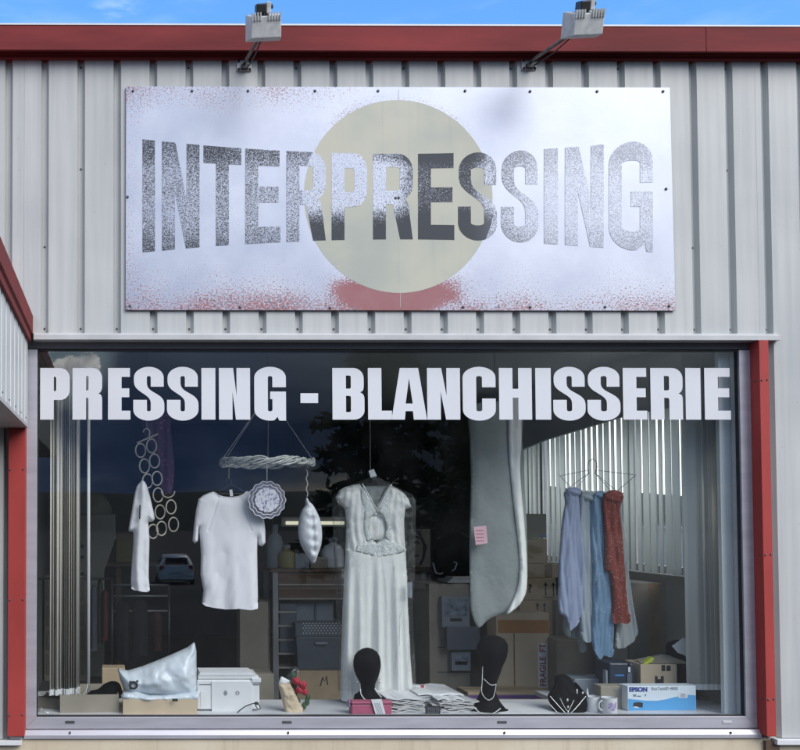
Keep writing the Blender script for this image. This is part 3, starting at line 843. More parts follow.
# ---- narrow white shirt on the left, seen edge on
YS = .42
sl = [(139.5,483),(142,480.5),(145,482),(148,489),(152,505),(154.8,519),(151,522),(148.5,523),(149.5,540),(149,560),(148.8,578),(149.5,590),(144,591.5),(138,590),(131.5,588.5),(131,575),(132.5,555),(133.5,538),(133,532),(130,531.5),(128.5,529),(131.5,512),(134,497),(136.5,487)]
mb = MB(); puff(mb, pp(smooth_poly(sl, 2), YS), YS, .05, .05, .006, lambda x, z, d: .009*math.sin(x*85+2*math.sin(z*6))+.005*noise.noise((x*14, z*9, 3))+.003*noise.noise((x*35, z*22, 7)), .8, open_at=lambda x, z: z < at(140, 587, YS).z)
o = mb.build('white_shirt', M['tee'], None, 1); tag(o, 'narrow white shirt seen from its side below the ring scarf hanger', 'shirt')
s0_ = MB().prism(pp([(139, 505), (140.5, 505), (140, 519), (138.6, 519)], YS), YS-.078, YS-.070).build('black_label', M['ink'], o)
# ---- ring scarf hanger
YH = .55
rh = thing('ring_scarf_hanger', 'grey plastic scarf hanger made of rows of rings', 'hanger', at(150, 435, YH))
circ = [(140.5,450.5),(151.5,446),(144.5,466),(154.5,461),(147.5,481),(157,478.5),(158,495),(160,512),(171,507),(153,531.5),(161.5,528.5),(173.5,524.5)]
for x_, y_ in circ:
    c = at(x_, y_, YH); r_ = 7.0*.0066
    sx = .72
    MB().tube([(c.x+r_*sx*math.cos(t), YH+r_*.35*math.cos(t), c.z+r_*math.sin(t)) for t in [2*PI*i/28 for i in range(28)]], .0052, 7, True).build('ring', M['ring_grey'], rh, 1)
c = at(168, 491, YH); r_ = 6.6*.0066
MB().tube([(c.x+r_*math.cos(t), YH, c.z+r_*math.sin(t)) for t in [PI*1.0+PI*i/14 for i in range(15)]], .0048, 7).build('ring', M['ring_grey'], rh, 1)
a, b = at(137, 443, YH), at(158, 434, YH)
MB().tube([tuple(a), tuple(b)], .0055, 7).build('bar', M['ring_grey'], rh)
c = at(149.5, 434, YH)
MB().tube([(c.x, YH, c.z-.02)] + [(c.x-.02+.022*math.cos(t), YH, c.z+.012+.022*math.sin(t)) for t in [-.4+i*3.6/12 for i in range(13)]], .0042, 7).build('hook', M['ring_grey'], rh, 1)
MB().tube([(c.x-.018, YH, c.z+.033), (c.x-.018, YH, ZC)], .0018, 5).build('cord', M['string'], rh)
ps = [(141,405),(170,402),(171,430),(173,450),(174.5,470),(172,492),(166,496),(160,490),(158,470),(152,450),(146,440),(142,425)]
mb = MB(); puff(mb, pp(smooth_poly(ps, 3), YH+.1), YH+.1, .04, .04, .008, fold(.010, 85, 2), .8)
o = mb.build('plum_scarf', M['scarf_p'], None, 1); tag(o, 'dark plum patterned scarf threaded through the ring scarf hanger', 'scarf')
# ---- china plate
YP = .29
c = at(267, 500, YP)
pl = thing('hanging_plate', 'blue and white scalloped china plate hanging from the wicker ring', 'plate', c)
def scal(r, n=14, k=.035): return [(c.x+r*(1+k*math.cos(n*t))*math.cos(t), c.z+r*(1+k*math.cos(n*t))*math.sin(t)) for t in [2*PI*i/112 for i in range(112)]]
R1 = 18.3*.00644
mb = MB()
def disc(mb, r, y, y1, k=.035, n=14): mb.prism(scal(r, n, k), y, y1)
disc(mb, R1, YP+.006, YP+.012); mb.build('rim', M['china_rim'], pl)
mb = MB()
for r_ in (R1*.985, R1*.80):
    mb.tube([(x, YP+.004, z) for x, z in scal(r_)], .0032, 6, True)
mb.build('edge_line', M['china_line'], pl, 1)
MB().prism(scal(R1*.66, 14, .015), YP-.001, YP+.0059).build('centre', M['china'], pl)
MB().tube([(c.x, YP, c.z+R1), (c.x+.002, YP+.01, cz_)], .003, 5).build('cord', M['string'], pl)
# ---- inflated wrap
YB_ = .40
pil = [(307,496.5),(309,501),(313,505),(317,512),(320.5,521),(322,532),(321.5,543),(318.5,553),(314.5,563),(310,560),(304.5,552),(300,543),(298.2,532),(298.6,521),(301.5,511),(305,505.5),(305.5,500)]
def pilw(x, z, d):
    cxp = at(311, 530, YB_).x + (z-at(311, 530, YB_).z)*-.06
    return .014*math.exp(-((x-cxp)/.014)**2)*-1 + .006*math.sin(z*95)*math.exp(-((x-cxp)/.028)**2) + .003*noise.noise((x*30, z*30, 2))
mb = MB(); puff(mb, pp(smooth_poly(pil, 4), YB_), YB_, .07, .07, .006, pilw, 1)
o = mb.build('wrapped_cushion', M['inflated'], None, 1); tag(o, 'pearly white pointed cushion in plastic hanging right of the china plate', 'cushion')
q = at(307, 496, YB_); e = at(309, 468, YB_)
tw = [(q.x+.006*math.sin(i*1.9), YB_, q.z-.004+(e.z-q.z)*i/9) for i in range(10)]
MB().tube(tw, .004, 6).build('ribbon', M['string'], o)
# ---- wedding dress on a hanger under clear film
YD = .52
dh = wire_hanger('dress_hanger', 'dark hook hanger on a long cord holding the ivory dress', (372.5, 476), (356, 486), (390, 486), YD, M['wire'], ZC)
MB().prism(pp([(368, 471), (373, 469), (376, 476), (370, 478)], YD), YD-.02, YD-.016).build('paper_tag', M['paper'], dh)
top_ = [(359.8,483.8),(352,485),(345,487),(339,490.5),(335.4,498),(340,504),(344.8,509),(346.5,522),(346,535),(345,550),(352,551.5),(375,557.5),(398,553.5),(405.5,550),(404.5,535),(404,520),(405.2,509),(411.5,507.5),(408.5,499),(404,493),(396,488),(389,484.4),(384,493),(379.5,502),(375.2,510.5),(370,502),(365,493)]
key = [(367.5,520),(375.5,517.5),(382.5,520),(384.5,528),(382,536),(376.5,543),(371,538),(367,530)]
mb = MB(); puff(mb, pp(top_, YD), YD, .06, .08, .0068, lambda x, z, d: .004*math.sin(x*150+3*math.sin(z*9))+.006*noise.noise((x*12, z*6, 3))+.004*noise.noise((x*30+z*12, z*16, 5)), .7, hole=pp(key, YD), open_at=lambda x, z: z < at(375, 549, YD).z)
dr = mb.build('wedding_dress', M['dress'], None, 1); tag(dr, 'long ivory wedding dress with lace bodice under clear film', 'dress')
def skf(x, z, d):
    c0 = at(376, 600, YD); u = x-c0.x; v = max(0, c0.z+.3-z)
    k = min(1, v*2.2)
    return k*(.016*math.sin(u*62/(1+.14*v)+1+.6*math.sin(v*2)) + .010*math.sin(u*108/(1+.14*v)+2.2)) + .004*noise.noise((x*12, z*3, 7))
sk = [(345.2,549.5),(352,551),(375,557),(398,553),(405.3,549.5),(407,580),(408,610),(409.5,640),(411,670),(413.5,698),(395,702),(376,699),(358,702.5),(340,699),(340.5,670),(341.5,640),(342.5,610),(344,580)]
mb = MB(); puff(mb, pp(sk, YD), YD, .066, .08, .007, skf, .8, open_at=lambda x, z: z < at(376, 697, YD).z or z > at(376, 557.5, YD).z and abs(x-at(375.5, 550, YD).x) < .195)
mb.build('skirt', M['dress'], dr, 1)
lace = [(359.8,484.2),(364,491),(369.5,501.5),(375.2,511),(380,502.5),(384.5,493),(388.8,485),(386.5,498),(386,512),(386.5,528),(384,540),(389,549),(377,557),(356,550),(355,545),(366,543),(371,539),(367.2,531),(367.6,521.5),(369,514),(364,503),(360,493)]
lace2 = [(355,545.5),(370,541),(376.5,544),(383,539),(398,545),(404,549),(398,553),(376,557),(353,551)]
for lp in (([(359.8,484.2),(365,493),(370,502),(374.8,511),(367.5,518),(366.8,530),(371,539),(364,542),(361.5,528),(362,512),(359,497)], .063), ([(388.8,485),(384,493.4),(379.8,502.5),(375.8,511),(382.8,519),(384.8,528),(382.3,536.2),(387,541),(389,528),(388,512),(390.5,497)], .063), (lace2, .068)):
    mb = MB(); puff(mb, pp(lp[0], YD), YD-lp[1]+.006, .006, .02, .0068, fold(.003, 60, 3), .3)
    mb.build('lace_trim', M['lace'], dr, 1)
mb = MB()
mb.tube([(x, YD-.064, z) for x, z in pp([(359.8,484),(365,493),(370,502),(375.2,511),(379.5,502),(384,493),(389,484.6)], YD)], .0042, 6)
mb.build('piping', M['dress'], dr, 1)
bib = [(361,486),(388,486),(384,494),(375.2,509),(366,494)]
mb = MB(); puff(mb, pp(bib, YD+.03), YD+.03, .02, .05, .009, fold(.004, 90, 1), .5)
mb.build('dress_back', M['garment_bag'], dr, 1)
mb = MB(); puff(mb, pp([(366,516),(385,516),(386,540),(366,540)], YD-.028), YD-.028, .01, .05, .009, fold(.003, 140, 1), .5)
mb.build('dress_back', M['dress'], dr, 1)
fm = [(371,476.5),(377,476),(384,480),(396,487),(412,494),(416,500),(415.6,530),(415,565),(413,600),(414,640),(416,690),(376,694),(338,690),(338,640),(336,600),(334,565),(333,530),(331.5,500),(333,495),(347,487),(362,480)]
mb = MB(); puff(mb, pp(fm, YD-.03), YD-.03, .10, .12, .012, lambda x, z, d: .010*math.sin(x*75+2.5*math.sin(z*5))+.010*noise.noise((x*12, z*4, 6))+.007*noise.noise((x*26+z*8, z*12, 2)), 1.2)
o = mb.build('film_cover', M['film'], None, 1); tag(o, 'clear plastic garment film hanging loose over the ivory wedding dress', 'cover')
p = at(410, 590, YD-.1)
MB().box(p.x-.014, p.x+.014, YD-.1, YD-.098, p.z-.05, p.z+.05).build('blue_ticket', M['slate_light'], o)
# ---- tall grey-green garment bag and the white dress edge behind it
YG = .50
gb = [(471,405),(519,405),(522,440),(524,470),(525.5,500),(526.5,530),(527,560),(526.5,585),(522.5,600),(514,610),(504,614),(495,616.5),(487,621),(479,628),(474.5,622),(471.5,613),(470,600),(469.5,560),(470,520),(471,480),(470,440)]
def gbw(x, z, d):
    c0 = at(498, 520, YG); u = x-c0.x; v = z-c0.z
    return .014*math.sin(u*11+.8+v*1.5) + .014*abs(noise.noise((x*5, z*.9, 12))) + .008*noise.noise((x*5, z*2, 2)) + .006*noise.noise((x*9+z*5, z*4, 8)) + .0012*noise.noise((x*40, z*40, 3))
mb = MB(); puff(mb, pp(smooth_poly(gb, 3), YG), YG, .034, .05, .008, gbw, .8)
g1 = mb.build('garment_bag', M['garment_bag'], None, 1); tag(g1, 'tall bulging grey-green garment bag with a pink tag', 'garment bag')
pt = pp([(473.5,527),(486,525.5),(487.5,543),(475.5,545)], YG-.085)
MB().prism(pt, YG-.089, YG-.085).build('pink_tag', M['pink_paper'], g1)
mb = MB(); rng = random.Random(5)
for i in range(4):
    zz = at(478, 530+i*3.4, YG-.085).z
    a = at(475.5, 535, YG-.085).x; mb.box(a, a+.04+.015*rng.random(), YG-.0902, YG-.0892, zz-.006, zz-.002)
mb.build('handwriting', M['redink'], g1)
we = [(511,400),(522,401),(523.5,440),(522,470),(526,520),(528.5,555),(529,585),(526.5,597),(519,608),(508,615),(514,602),(520,585),(521.5,560),(518,525),(514,490),(511,455)]
mb = MB(); puff(mb, pp(smooth_poly(we, 3), YG-.09), YG-.06, .018, .02, .008, fold(.006, 90, 4), .6)
o = mb.build('white_gown', M['dress'], None, 1); tag(o, 'narrow white gown edge peeping out right of the grey-green garment bag', 'dress')
h0 = at(495, 400, YG)
bh = thing('bag_hanger', 'dark wire hanger holding the garment bags, mostly behind the lettering', 'hanger', h0)
mb = MB(); L_, R_ = at(478, 409, YG), at(518, 409, YG)
mb.tube([tuple(h0), tuple(L_), tuple(R_)], .0025, 6, True); mb.tube([tuple(h0), (h0.x, YG, ZC)], .002, 6)
mb.build('frame', M['wire'], bh)
# ---- scarves on a wire hanger
YC = .62
a = at(592, 470, YC)
ch = thing('scarf_hanger', 'pale wire multi loop hanger carrying five knotted scarves', 'hanger', a)
mb = MB()
for s_ in ([(589,470),(560,476),(558.5,474)], [(589,473),(576,489),(571,494)], [(589,473),(566,490)], [(595,470),(636,475)], [(595,473),(611,491)], [(595,473),(619,493)], [(571,493),(600,491),(619,493)], [(636,475),(616,492)], [(560,476),(575,492)]):
    mb.tube([tuple(at(x, y, YC)) for x, y in s_], .0021, 5)
mb.build('frame', M['wire_pale'], ch)
mb = MB()
mb.tube([tuple(at(x, y, YC)) for x, y in [(589,474),(587.5,467),(589,461),(593,459),(596.5,462),(597,467),(595,474)]], .003, 6)
mb.tube([tuple(at(593, 459, YC)), (at(593, 459, YC).x, YC, ZC)], .0014, 5)
mb.build('hook', M['wire_pale'], ch, 1)
def scarf(name, label, ol, Y, m, fr, knot=None, seed=0, th=.013):
    mb = MB(); P_ = pp(smooth_poly(ol, 3), Y); zl = min(z for x, z in P_); puff(mb, P_, Y, th, .02, .0055, drape(.024, 20, seed), .7, open_at=lambda x, z: z < zl+.07)
    o = mb.build(name, m, None, 1); tag(o, label, 'scarf', 'scarves on the wire hanger')
    if knot:
        c = at(knot[0], knot[1], Y); kb = MB()
        kb.ball((c.x, Y-.02, c.z), .0068*knot[2], 18, 12, (1, .5, .85*knot[3]))
        for v in kb.v: v += Vector((0, .006*math.sin(v.z*160+v.x*60), 0))
        kb.build('knot', m, o, 1)
    return o
scarf('knotted_scarf', 'white scarf, hindmost and rightmost on the wire hanger', [(606,500),(618,500),(623,520),(625,545),(629,580),(634,615),(637,632),(633,640),(627,645),(620,648),(614,645),(617,620),(615,590),(610,540)], YC+.06, M['scarf_e'], 70, None, 5)
scarf('knotted_scarf', 'lavender blue scarf with ragged hem, leftmost on the wire hanger', [(564,492),(576,491),(579,500),(580,520),(582,550),(583,580),(582,608),(578,622),(572,628),(569,630),(568,622),(563,616),(558,610),(558,580),(559.5,550),(562,520),(565,503)], YC-.02, M['scarf_a'], 95, (572, 492, 7.5, .75), 1)
scarf('knotted_scarf', 'short teal grey scarf end hanging behind the pale blue scarf', [(570,560),(584,560),(588,600),(587,640),(584,650),(580,652),(577,640),(565,636),(563,615)], YC+.09, M['garment_bag'], 80, None, 8)
scarf('knotted_scarf', 'pale blue grey scarf, second from the left on the wire hanger', [(579,494),(593,496),(595,520),(595,560),(596,600),(595,632),(590,641),(582,640),(579,620),(580,590),(579,560),(579,520)], YC-.01, M['scarf_b'], 105, (587, 497, 6.8, .85), 2)
scarf('knotted_scarf', 'long mid blue scarf with white flecks on the wire hanger', [(592,495),(604,494),(607,515),(609,545),(610,580),(612,615),(613,650),(609,657),(603,655),(600,659),(595,655),(591,640),(592,600),(591,560),(590,520)], YC-.03, M['scarf_c'], 90, (598, 495, 6, .8), 3)
scarf('knotted_scarf', 'brick red scarf with pale dotted hem on the wire hanger', [(603,494),(621,492),(622,500),(620,510),(622,530),(624,560),(626,590),(628,621),(620,622.5),(612,622),(612,600),(609,573),(605,570),(604,540),(603,515)], YC-.062, M['scarf_d'], 100, (612, 497, 9.5, .85), 4)

# ------------------------------------------------------------------ cartons
def carton(label, p, Y, depth, m, tape=None, group='cardboard boxes in the shop', name='cardboard_box', rot=0, lid=True, zb=None, label_cat='box'):
    a, b = at(p[0], p[3], Y), at(p[2], p[1], Y)
    z0 = a.z if zb is None else zb
    t = thing(name, label, label_cat, ((a.x+b.x)/2, Y+depth/2, z0), group)
    c = Vector(((a.x+b.x)/2, Y, 0)); Mx = Matrix.Translation(c) @ Matrix.Rotation(math.radians(rot), 4, 'Z') @ Matrix.Translation(-c)
    MB().box(a.x, b.x, Y, Y+depth, z0, b.z, Mx).build('body', m, t, bev=.004)
    if lid:                                                  # parting line of the top flaps
        MB().box(a.x-.001, b.x+.001, Y+depth*.5-.002, Y+depth*.5+.002, b.z, b.z+.0015, Mx).build('flap_seam', M['ink'], t)
    if tape:
        for q in tape:                                       # strips on the front face: px rect, material
            u, v = at(q[0], q[3], Y), at(q[2], q[1], Y)
            MB().box(u.x, v.x, Y-.0012, Y-.0004, u.z, v.z, Mx).build('tape', q[4], t)
    t['front'] = Y
    return t
def arrows(t, px, py, s, Y, m=None):
    mb = MB(); c = at(px, py, Y)
    for dx in (-.55, .55):
        x = c.x + dx*s
        mb.prism([(x-.08*s, c.z-s), (x+.08*s, c.z-s), (x+.08*s, c.z+.45*s), (x+.3*s, c.z+.45*s), (x, c.z+s), (x-.3*s, c.z+.45*s), (x-.08*s, c.z+.45*s)], Y-.0016, Y-.0006)
    mb.box(c.x-.9*s, c.x+.9*s, Y-.0016, Y-.0006, c.z-1.2*s, c.z-1.1*s)
    mb.build('arrow_mark', m or M['ink'], t)
def text(body, size, loc, m, parent, name='lettering', rot=0, bold=0., sx=1., T=None):
    cu = bpy.data.curves.new(name, 'FONT'); cu.body = body; cu.size = size; cu.align_x = 'CENTER'; cu.align_y = 'CENTER'; cu.offset = bold
    o = bpy.data.objects.new(name, cu); COL.objects.link(o)
    me = bpy.data.meshes.new_from_object(o.evaluated_get(bpy.context.evaluated_depsgraph_get()))
    bpy.data.objects.remove(o); bpy.data.curves.remove(cu)
    w0 = W[parent]; ca, sa = math.cos(rot), math.sin(rot)
    for v in me.vertices:
        x, y = v.co.x*sx, v.co.y
        q = Vector((loc[0]+x*ca-y*sa, loc[1], loc[2]+x*sa+y*ca))
        v.co = (T @ q if T is not None else q) - w0
    me.name = name; me.materials.clear(); me.materials.append(m)
    r = bpy.data.objects.new(name, me); COL.objects.link(r); r.parent = parent; W[r] = w0.copy()
    return r
FLR = .1
# stack right of the garment bag (against the blinds)
YK = 1.75
carton('small square grey-brown box topmost of the stack before the blinds', (524, 514, 546.5, 538), YK, .3, M['kraft_grey'], [(540, 534, 546.5, 538, M['slate_light'])])
carton('square brown box second from the top of the stack before the blinds', (523, 539, 547, 563.5), YK-.02, .3, M['kraft'])
t = carton('wide brown box third from the top of the stack before the blinds', (520, 564, 560, 578), YK-.05, .36, M['kraft'], [(545, 564, 552, 578, M['tape'])])
t = carton('wide brown box with double arrows, fourth down in the stack', (520, 578.5, 556, 600), YK-.08, .4, M['kraft'])
arrows(t, 549.5, 589, .055, YK-.08); p = at(530, 589, YK-.085); text('?', .09, (p.x, YK-.0815, p.z), M['ink'], t, bold=.003)
t = carton('brown box with arrows right above the fragile box', (520, 600.5, 553, 624), YK-.1, .4, M['kraft'], zb=FLR)
arrows(t, 541, 609, .05, YK-.1)
YF = 1.45
t = carton('big brown fragile box banded with orange tape', (497, 613, 549, 690), YF, .19, M['kraft_pale'], zb=FLR, tape= [(498, 620, 548.6, 633, M['orange_tape']), (538.5, 643, 547.2, 688, M['paper']), (514, 633.2, 514.6, 690, M['tape'])])
p = at(543, 665, YF); text('FRAGILE  FT', .066, (p.x, YF-.002, p.z), M['redink'], t, rot=PI/2, bold=.002, sx=.9)
t = carton('low brown box tied with a purple ribbon under the fragile box', (468, 692, 552, 712), 1.2, .24, M['kraft'], zb=FLR, tape=[(468, 695, 552, 698.5, M['purple'])])
MB().box(at(524, 0, 1.2).x-.012, at(524, 0, 1.2).x+.012, 1.197, 1.1985, at(0, 712, 1.2).z, at(0, 699, 1.2).z).build('ribbon', M['purple'], t)
# dark cartons behind the scarves
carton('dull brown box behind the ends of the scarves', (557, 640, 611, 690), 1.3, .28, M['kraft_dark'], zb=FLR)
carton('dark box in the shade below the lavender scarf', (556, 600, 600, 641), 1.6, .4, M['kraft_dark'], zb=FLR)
carton('pale upright box below the white scarf', (612, 645, 628, 668), 1.0, .25, M['kraft_grey'], zb=FLR)
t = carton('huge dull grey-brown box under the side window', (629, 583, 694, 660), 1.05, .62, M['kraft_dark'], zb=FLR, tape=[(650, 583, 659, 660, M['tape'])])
# left of the dress: rack with boards
YR = 2.1
rk = thing('shelf_rack', 'steel post rack with dark wooden boards left of the dress', 'rack', (at(340, 700, YR).x, YR+.25, FLR))
x0, x1 = at(270, 0, YR).x, at(428, 0, YR).x
for xx in (x0, at(408, 0, YR).x+.06):
    for yy in (YR, YR+.5): MB().box(xx, xx+.045, yy, yy+.04, FLR, at(0, 570, YR).z).build('post', M['steel'], rk)
for k, (ya, yb_) in enumerate(((573, 584.5), (586.5, 598.5))):
    z1, z0 = at(0, ya, YR).z, at(0, yb_, YR).z
    MB().box(x0+.046, x1-.1, YR-.006, YR+.02, z0, z1).build('board', M['wood'], rk)
    MB().box(x0+.046, x1-.1, YR-.010, YR-.0065, z0-.008, z0+.003).build('board_edge', M['wood_edge'], rk)
MB().box(x0-.02, x1, YR-.02, YR+.54, at(0, 572, YR).z, at(0, 569, YR).z).build('top_board', M['wood'], rk)
for ya in (612, 626, 640, 654, 668, 682):
    z1 = at(0, ya, YR).z; MB().box(x0+.046, x0+.20, YR+.05, YR+.4, z1-.014, z1).build('bracket_shelf', M['wood_edge'], rk)
MB().box(x0+.046, x1-.1, YR, YR+.5, at(0, 700, YR).z-.03, at(0, 700, YR).z).build('base_board', M['wood'], rk)
t = carton('brown cardboard box beneath the grey basket on the rack', (297, 671, 350, 700), YR-.1, .4, M['kraft'])
p = at(324, 681, YR-.1)
mb = MB(); mb.tube([(p.x-.03, YR-.102, p.z-.04), (p.x-.01, YR-.102, p.z+.03), (p.x+.005, YR-.102, p.z), (p.x+.02, YR-.102, p.z+.04), (p.x+.03, YR-.102, p.z-.03)], .004, 5); mb.build('scribble', M['ink'], t)
# grey laundry basket
YQ = YR-.06
a, b = at(296, 670, YQ), at(347, 623, YQ)
bk = thing('laundry_basket', 'slate grey plastic basket with perforated upper band on the rack', 'basket', ((a.x+b.x)/2, YQ, a.z))
hm = at(0, 637, YQ).z
mb = MB()
v = [(a.x+.02, YQ+.02, a.z), (b.x-.02, YQ+.02, a.z), (b.x-.02, YQ+.36, a.z), (a.x+.02, YQ+.36, a.z), (a.x, YQ, hm), (b.x, YQ, hm), (b.x, YQ+.38, hm), (a.x, YQ+.38, hm)]
mb.add(v, [(0, 3, 2, 1), (0, 1, 5, 4), (1, 2, 6, 5), (2, 3, 7, 6), (3, 0, 4, 7), (4, 5, 6, 7)]); mb.build('tub', M['grey_plastic'], bk, bev=.008)
MB().box(a.x-.004, b.x+.004, YQ-.004, YQ+.38, hm+.001, b.z).build('band', M['grey_plastic'], bk, bev=.006)
mb = MB()
for i in range(16):
    for j in range(5):
        x = a.x+.06+i*.0265+(j % 2)*.013; z = hm+.03+j*.02
        if x < b.x-.02: mb.prism([(x+.006, z), (x, z+.006), (x-.006, z), (x, z-.006)], YQ-.0065, YQ-.0045)
mb.build('perforation', M['paper'], bk)
u = at(321, 643, YQ); MB().box(u.x-.05, u.x+.05, YQ-.02, YQ-.002, u.z-.012, u.z+.008).build('handle', M['slate_light'], bk, bev=.005)
a, b = at(279, 646, YR+.1), at(334, 603, YR+.1)
bn = thing('storage_bin', 'dark blue-grey upright bin behind the grey basket on the rack', 'bin', ((a.x+b.x)/2, YR+.15, a.z))
MB().box(a.x, a.x+.14, YR+.06, YR+.4, a.z-.05, b.z).build('side', M['grey_plastic'], bn, bev=.006)
MB().box(a.x+.145, b.x, YR+.12, YR+.4, a.z-.05, b.z).build('body', M['slate_light'], bn, bev=.006)
MB().box(a.x+.30, a.x+.315, YR+.11, YR+.119, a.z-.05, b.z-.01).build('rib', M['grey_plastic'], bn)
# things on top of the rack
zt_ = at(0, 569, YR).z
def bottle(label, px, h, r, m, Y, name='detergent_bottle'):
    c = at(px, 569, Y)
    b_ = thing(name, label, 'bottle', (c.x, Y, zt_), 'bottles on top of the rack')
    MB().loft([((c.x, Y, zt_+h*q), r*s_, r*s_*.7) for q, s_ in ((0, .9), (.03, 1), (.55, 1), (.72, .8), (.8, .35), (.86, .32))], 18).build('body', m, b_, .6)
    MB().loft([((c.x, Y, zt_+h*q), r*s_, r*s_) for q, s_ in ((.86, .4), (1, .38))], 14).build('cap', M['slate_light'], b_, .6)
bottle('tall grey bottle at the left end of the rack top', 275, .36, .07, M['slate_light'], YR+.2)
bottle('yellowish jug on the rack top below the china plate', 287, .19, .075, M['yellow'], YR+.15)
bottle('pale rounded bottle on the rack top beside the dress', 333, .25, .09, M['paper'], YR+.2)
for k, (px, ww, lab) in enumerate(((301, .13, 'small dull box on the rack top right of the yellow jug'), (316, .16, 'wide low box on the rack top below the pointed cushion'))):
    c = at(px, 569, YR+.2)
    bx = MB().box(c.x-ww/2, c.x+ww/2, YR+.1, YR+.3, zt_, zt_+.12-.03*k).build('small_box', M['kraft_grey' if k else 'slate_light'], None, bev=.004); tag(bx, lab, 'box', 'small boxes on top of the rack')
# drawn face poster
YW = 2.5
a, b = at(409, 567, YW), at(430, 529, YW)
po = thing('face_poster', 'pale framed line drawing of a face right of the dress', 'picture', ((a.x+b.x)/2, YW, a.z))
MB().box(a.x, b.x, YW, YW+.02, a.z, b.z).build('board', M['kraft_grey'], po)
mb = MB()
for ln, r_ in (([(417,530),(421,536),(424,544),(424.5,552),(423,559),(420,565)], .012), ([(423,547),(426,544.5),(426.5,548),(424.5,553)], .006), ([(413,538),(417,536.5),(420,538)], .006), ([(414,543),(416.5,542),(419,543.5)], .006), ([(413,556),(417,555),(419,556.5)], .007), ([(414,530),(418,533),(421,531)], .008)):
    mb.tube([(q.x, YW-.001, q.z) for q in (at(x, y, YW) for x, y in ln)], r_, 6)
mb.build('drawn_line', M['ink'], po)
# right part: cabinet with pictures on its front, black bag on top
YV = 1.7
t = carton('tall grey-brown cabinet board behind the newspapers', (430, 584, 469, 712), YV, .4, M['kraft_grey'], zb=FLR, name='cabinet', group=None, label_cat='cabinet', lid=False)
for py in (647, 672):
    z = at(0, py, YV).z; u, v = at(431, 0, YV).x, at(468.5, 0, YV).x
    MB().box(u, v, YV-.002, YV-.0008, z-.006, z).build('door_gap', M['ink'], t)
def framed(label, p, Y):
    a, b = at(p[0], p[3], Y), at(p[2], p[1], Y)
    f = thing('white_dispenser', label, 'dispenser', ((a.x+b.x)/2, Y, a.z), 'white dispensers on the cabinet front')
    MB().box(a.x, b.x, Y-.06, Y-.001, a.z, b.z).build('case', M['slate_light'], f, bev=.006)
    MB().box(a.x+.025, b.x-.02, Y-.064, Y-.0605, a.z+(b.z-a.z)*.38, b.z-.02).build('picture_panel', M['screen_photo'], f)
    u = (a.x+b.x)/2; MB().box(u-.045, u+.045, Y-.064, Y-.0605, a.z+.05, a.z+.075).build('slot', M['ink'], f)
framed('white dispenser with bluish picture panel, upper of two on the cabinet', (439.5, 596, 467, 627), YV)
framed('smaller white dispenser with dark slot, lower of two on the cabinet', (449, 651, 468, 670), YV)
MB()
carton('slate grey plastic drawer unit between the two white dispensers', (447, 627, 480, 650), YV-.1, .06, M['grey_plastic'], name='drawer_unit', group=None, label_cat='drawer unit', lid=False)
bg = [(434,576),(433,560),(436,545),(443,535),(454,531),(465,534),(473,542),(477,555),(477,574),(455,578)]
mb = MB(); puff(mb, pp(smooth_poly(bg, 4), YV+.15), YV+.15, .16, .22, .02, crumple(.02, 6, 3), 1)
o = mb.build('black_bag', M['black_velvet'], None, 1); tag(o, 'large rounded black bag on the cabinet left of the garment bag', 'bag')
mb = MB()
for s_ in ([(433,563),(434.5,569),(436,573),(440,574),(443,573)], [(452,571),(455,569),(457,563),(454,562)]): mb.tube([tuple(at(x, y, YV-.03)) for x, y in s_], .006, 6)
mb.build('strap', M['slate_light'], o, 1)
pz = at(0, 583, YV).z
for k in range(4):
    a = at(448+k*1.5, 583, YV).x
    pb = MB().box(a, a+.28-.03*k, YV+.0, YV+.25, pz+.001+k*.012, pz+.011+k*.012, Matrix.Translation((a+.1, YV, 0)) @ Matrix.Rotation(.06*k, 4, 'Z') @ Matrix.Translation((-a-.1, -YV, 0))).build('magazine', M['news'], None)
    tag(pb, ['magazine at the bottom of the small pile on the cabinet', 'second magazine up in the small pile on the cabinet', 'third magazine up in the small pile on the cabinet', 'topmost magazine of the small pile on the cabinet'][k], 'magazine', 'magazines on the cabinet')
# tall cartons left of the rack
carton('tall flat grey board box left of the rack post', (240, 602, 268, 692), 1.85, .2, M['kraft_grey'], zb=FLR)
carton('narrow brown box edge beside the rack post', (262, 600, 270, 690), 2.3, .3, M['kraft'], zb=FLR)
carton('small brown box behind the printer', (256, 674, 274, 702), .95, .25, M['kraft_grey'], zb=FLR)
# ------------------------------------------------------------------ left background: machine, clothes rack
YM = 3.2
mc = thing('cleaning_machine', 'beige domed dry cleaning machine behind the left blinds', 'machine', (at(98, 600, YM).x, YM+.3, FLR))
a, b = at(74, 600, YM), at(115.5, 514, YM)
body = [(a.x, FLR), (a.x+.28, FLR), (a.x+.28, at(0, 572, YM).z), (b.x, at(0, 538, YM).z), (b.x, b.z), (a.x, b.z)]
MB().prism(body, YM, YM+.7).build('body', M['beige_metal'], mc, bev=.012)
c = at(92, 514, YM); 
mb = MB(); mb.loft([((c.x, YM+.3, c.z+.001+.21*math.sin(q)), .185*math.cos(q)+.001, .25*math.cos(q)+.001) for q in [i*PI/2/8 for i in range(9)]], 28); mb.build('dome', M['beige_metal'], mc, .7)
MB().box(at(79, 0, YM).x, at(89, 0, YM).x, YM-.05, YM+.4, b.z+.002, at(0, 478, YM).z).build('column', M['slate_light'], mc, bev=.008)
mb = MB()
for py in (546, 557, 574): 
    q = at(82.5, py, YM); mb.tube([(q.x, YM-.012, q.z), (q.x, YM-.001, q.z)], .016, 12)
mb.build('knob', M['ink'], mc)
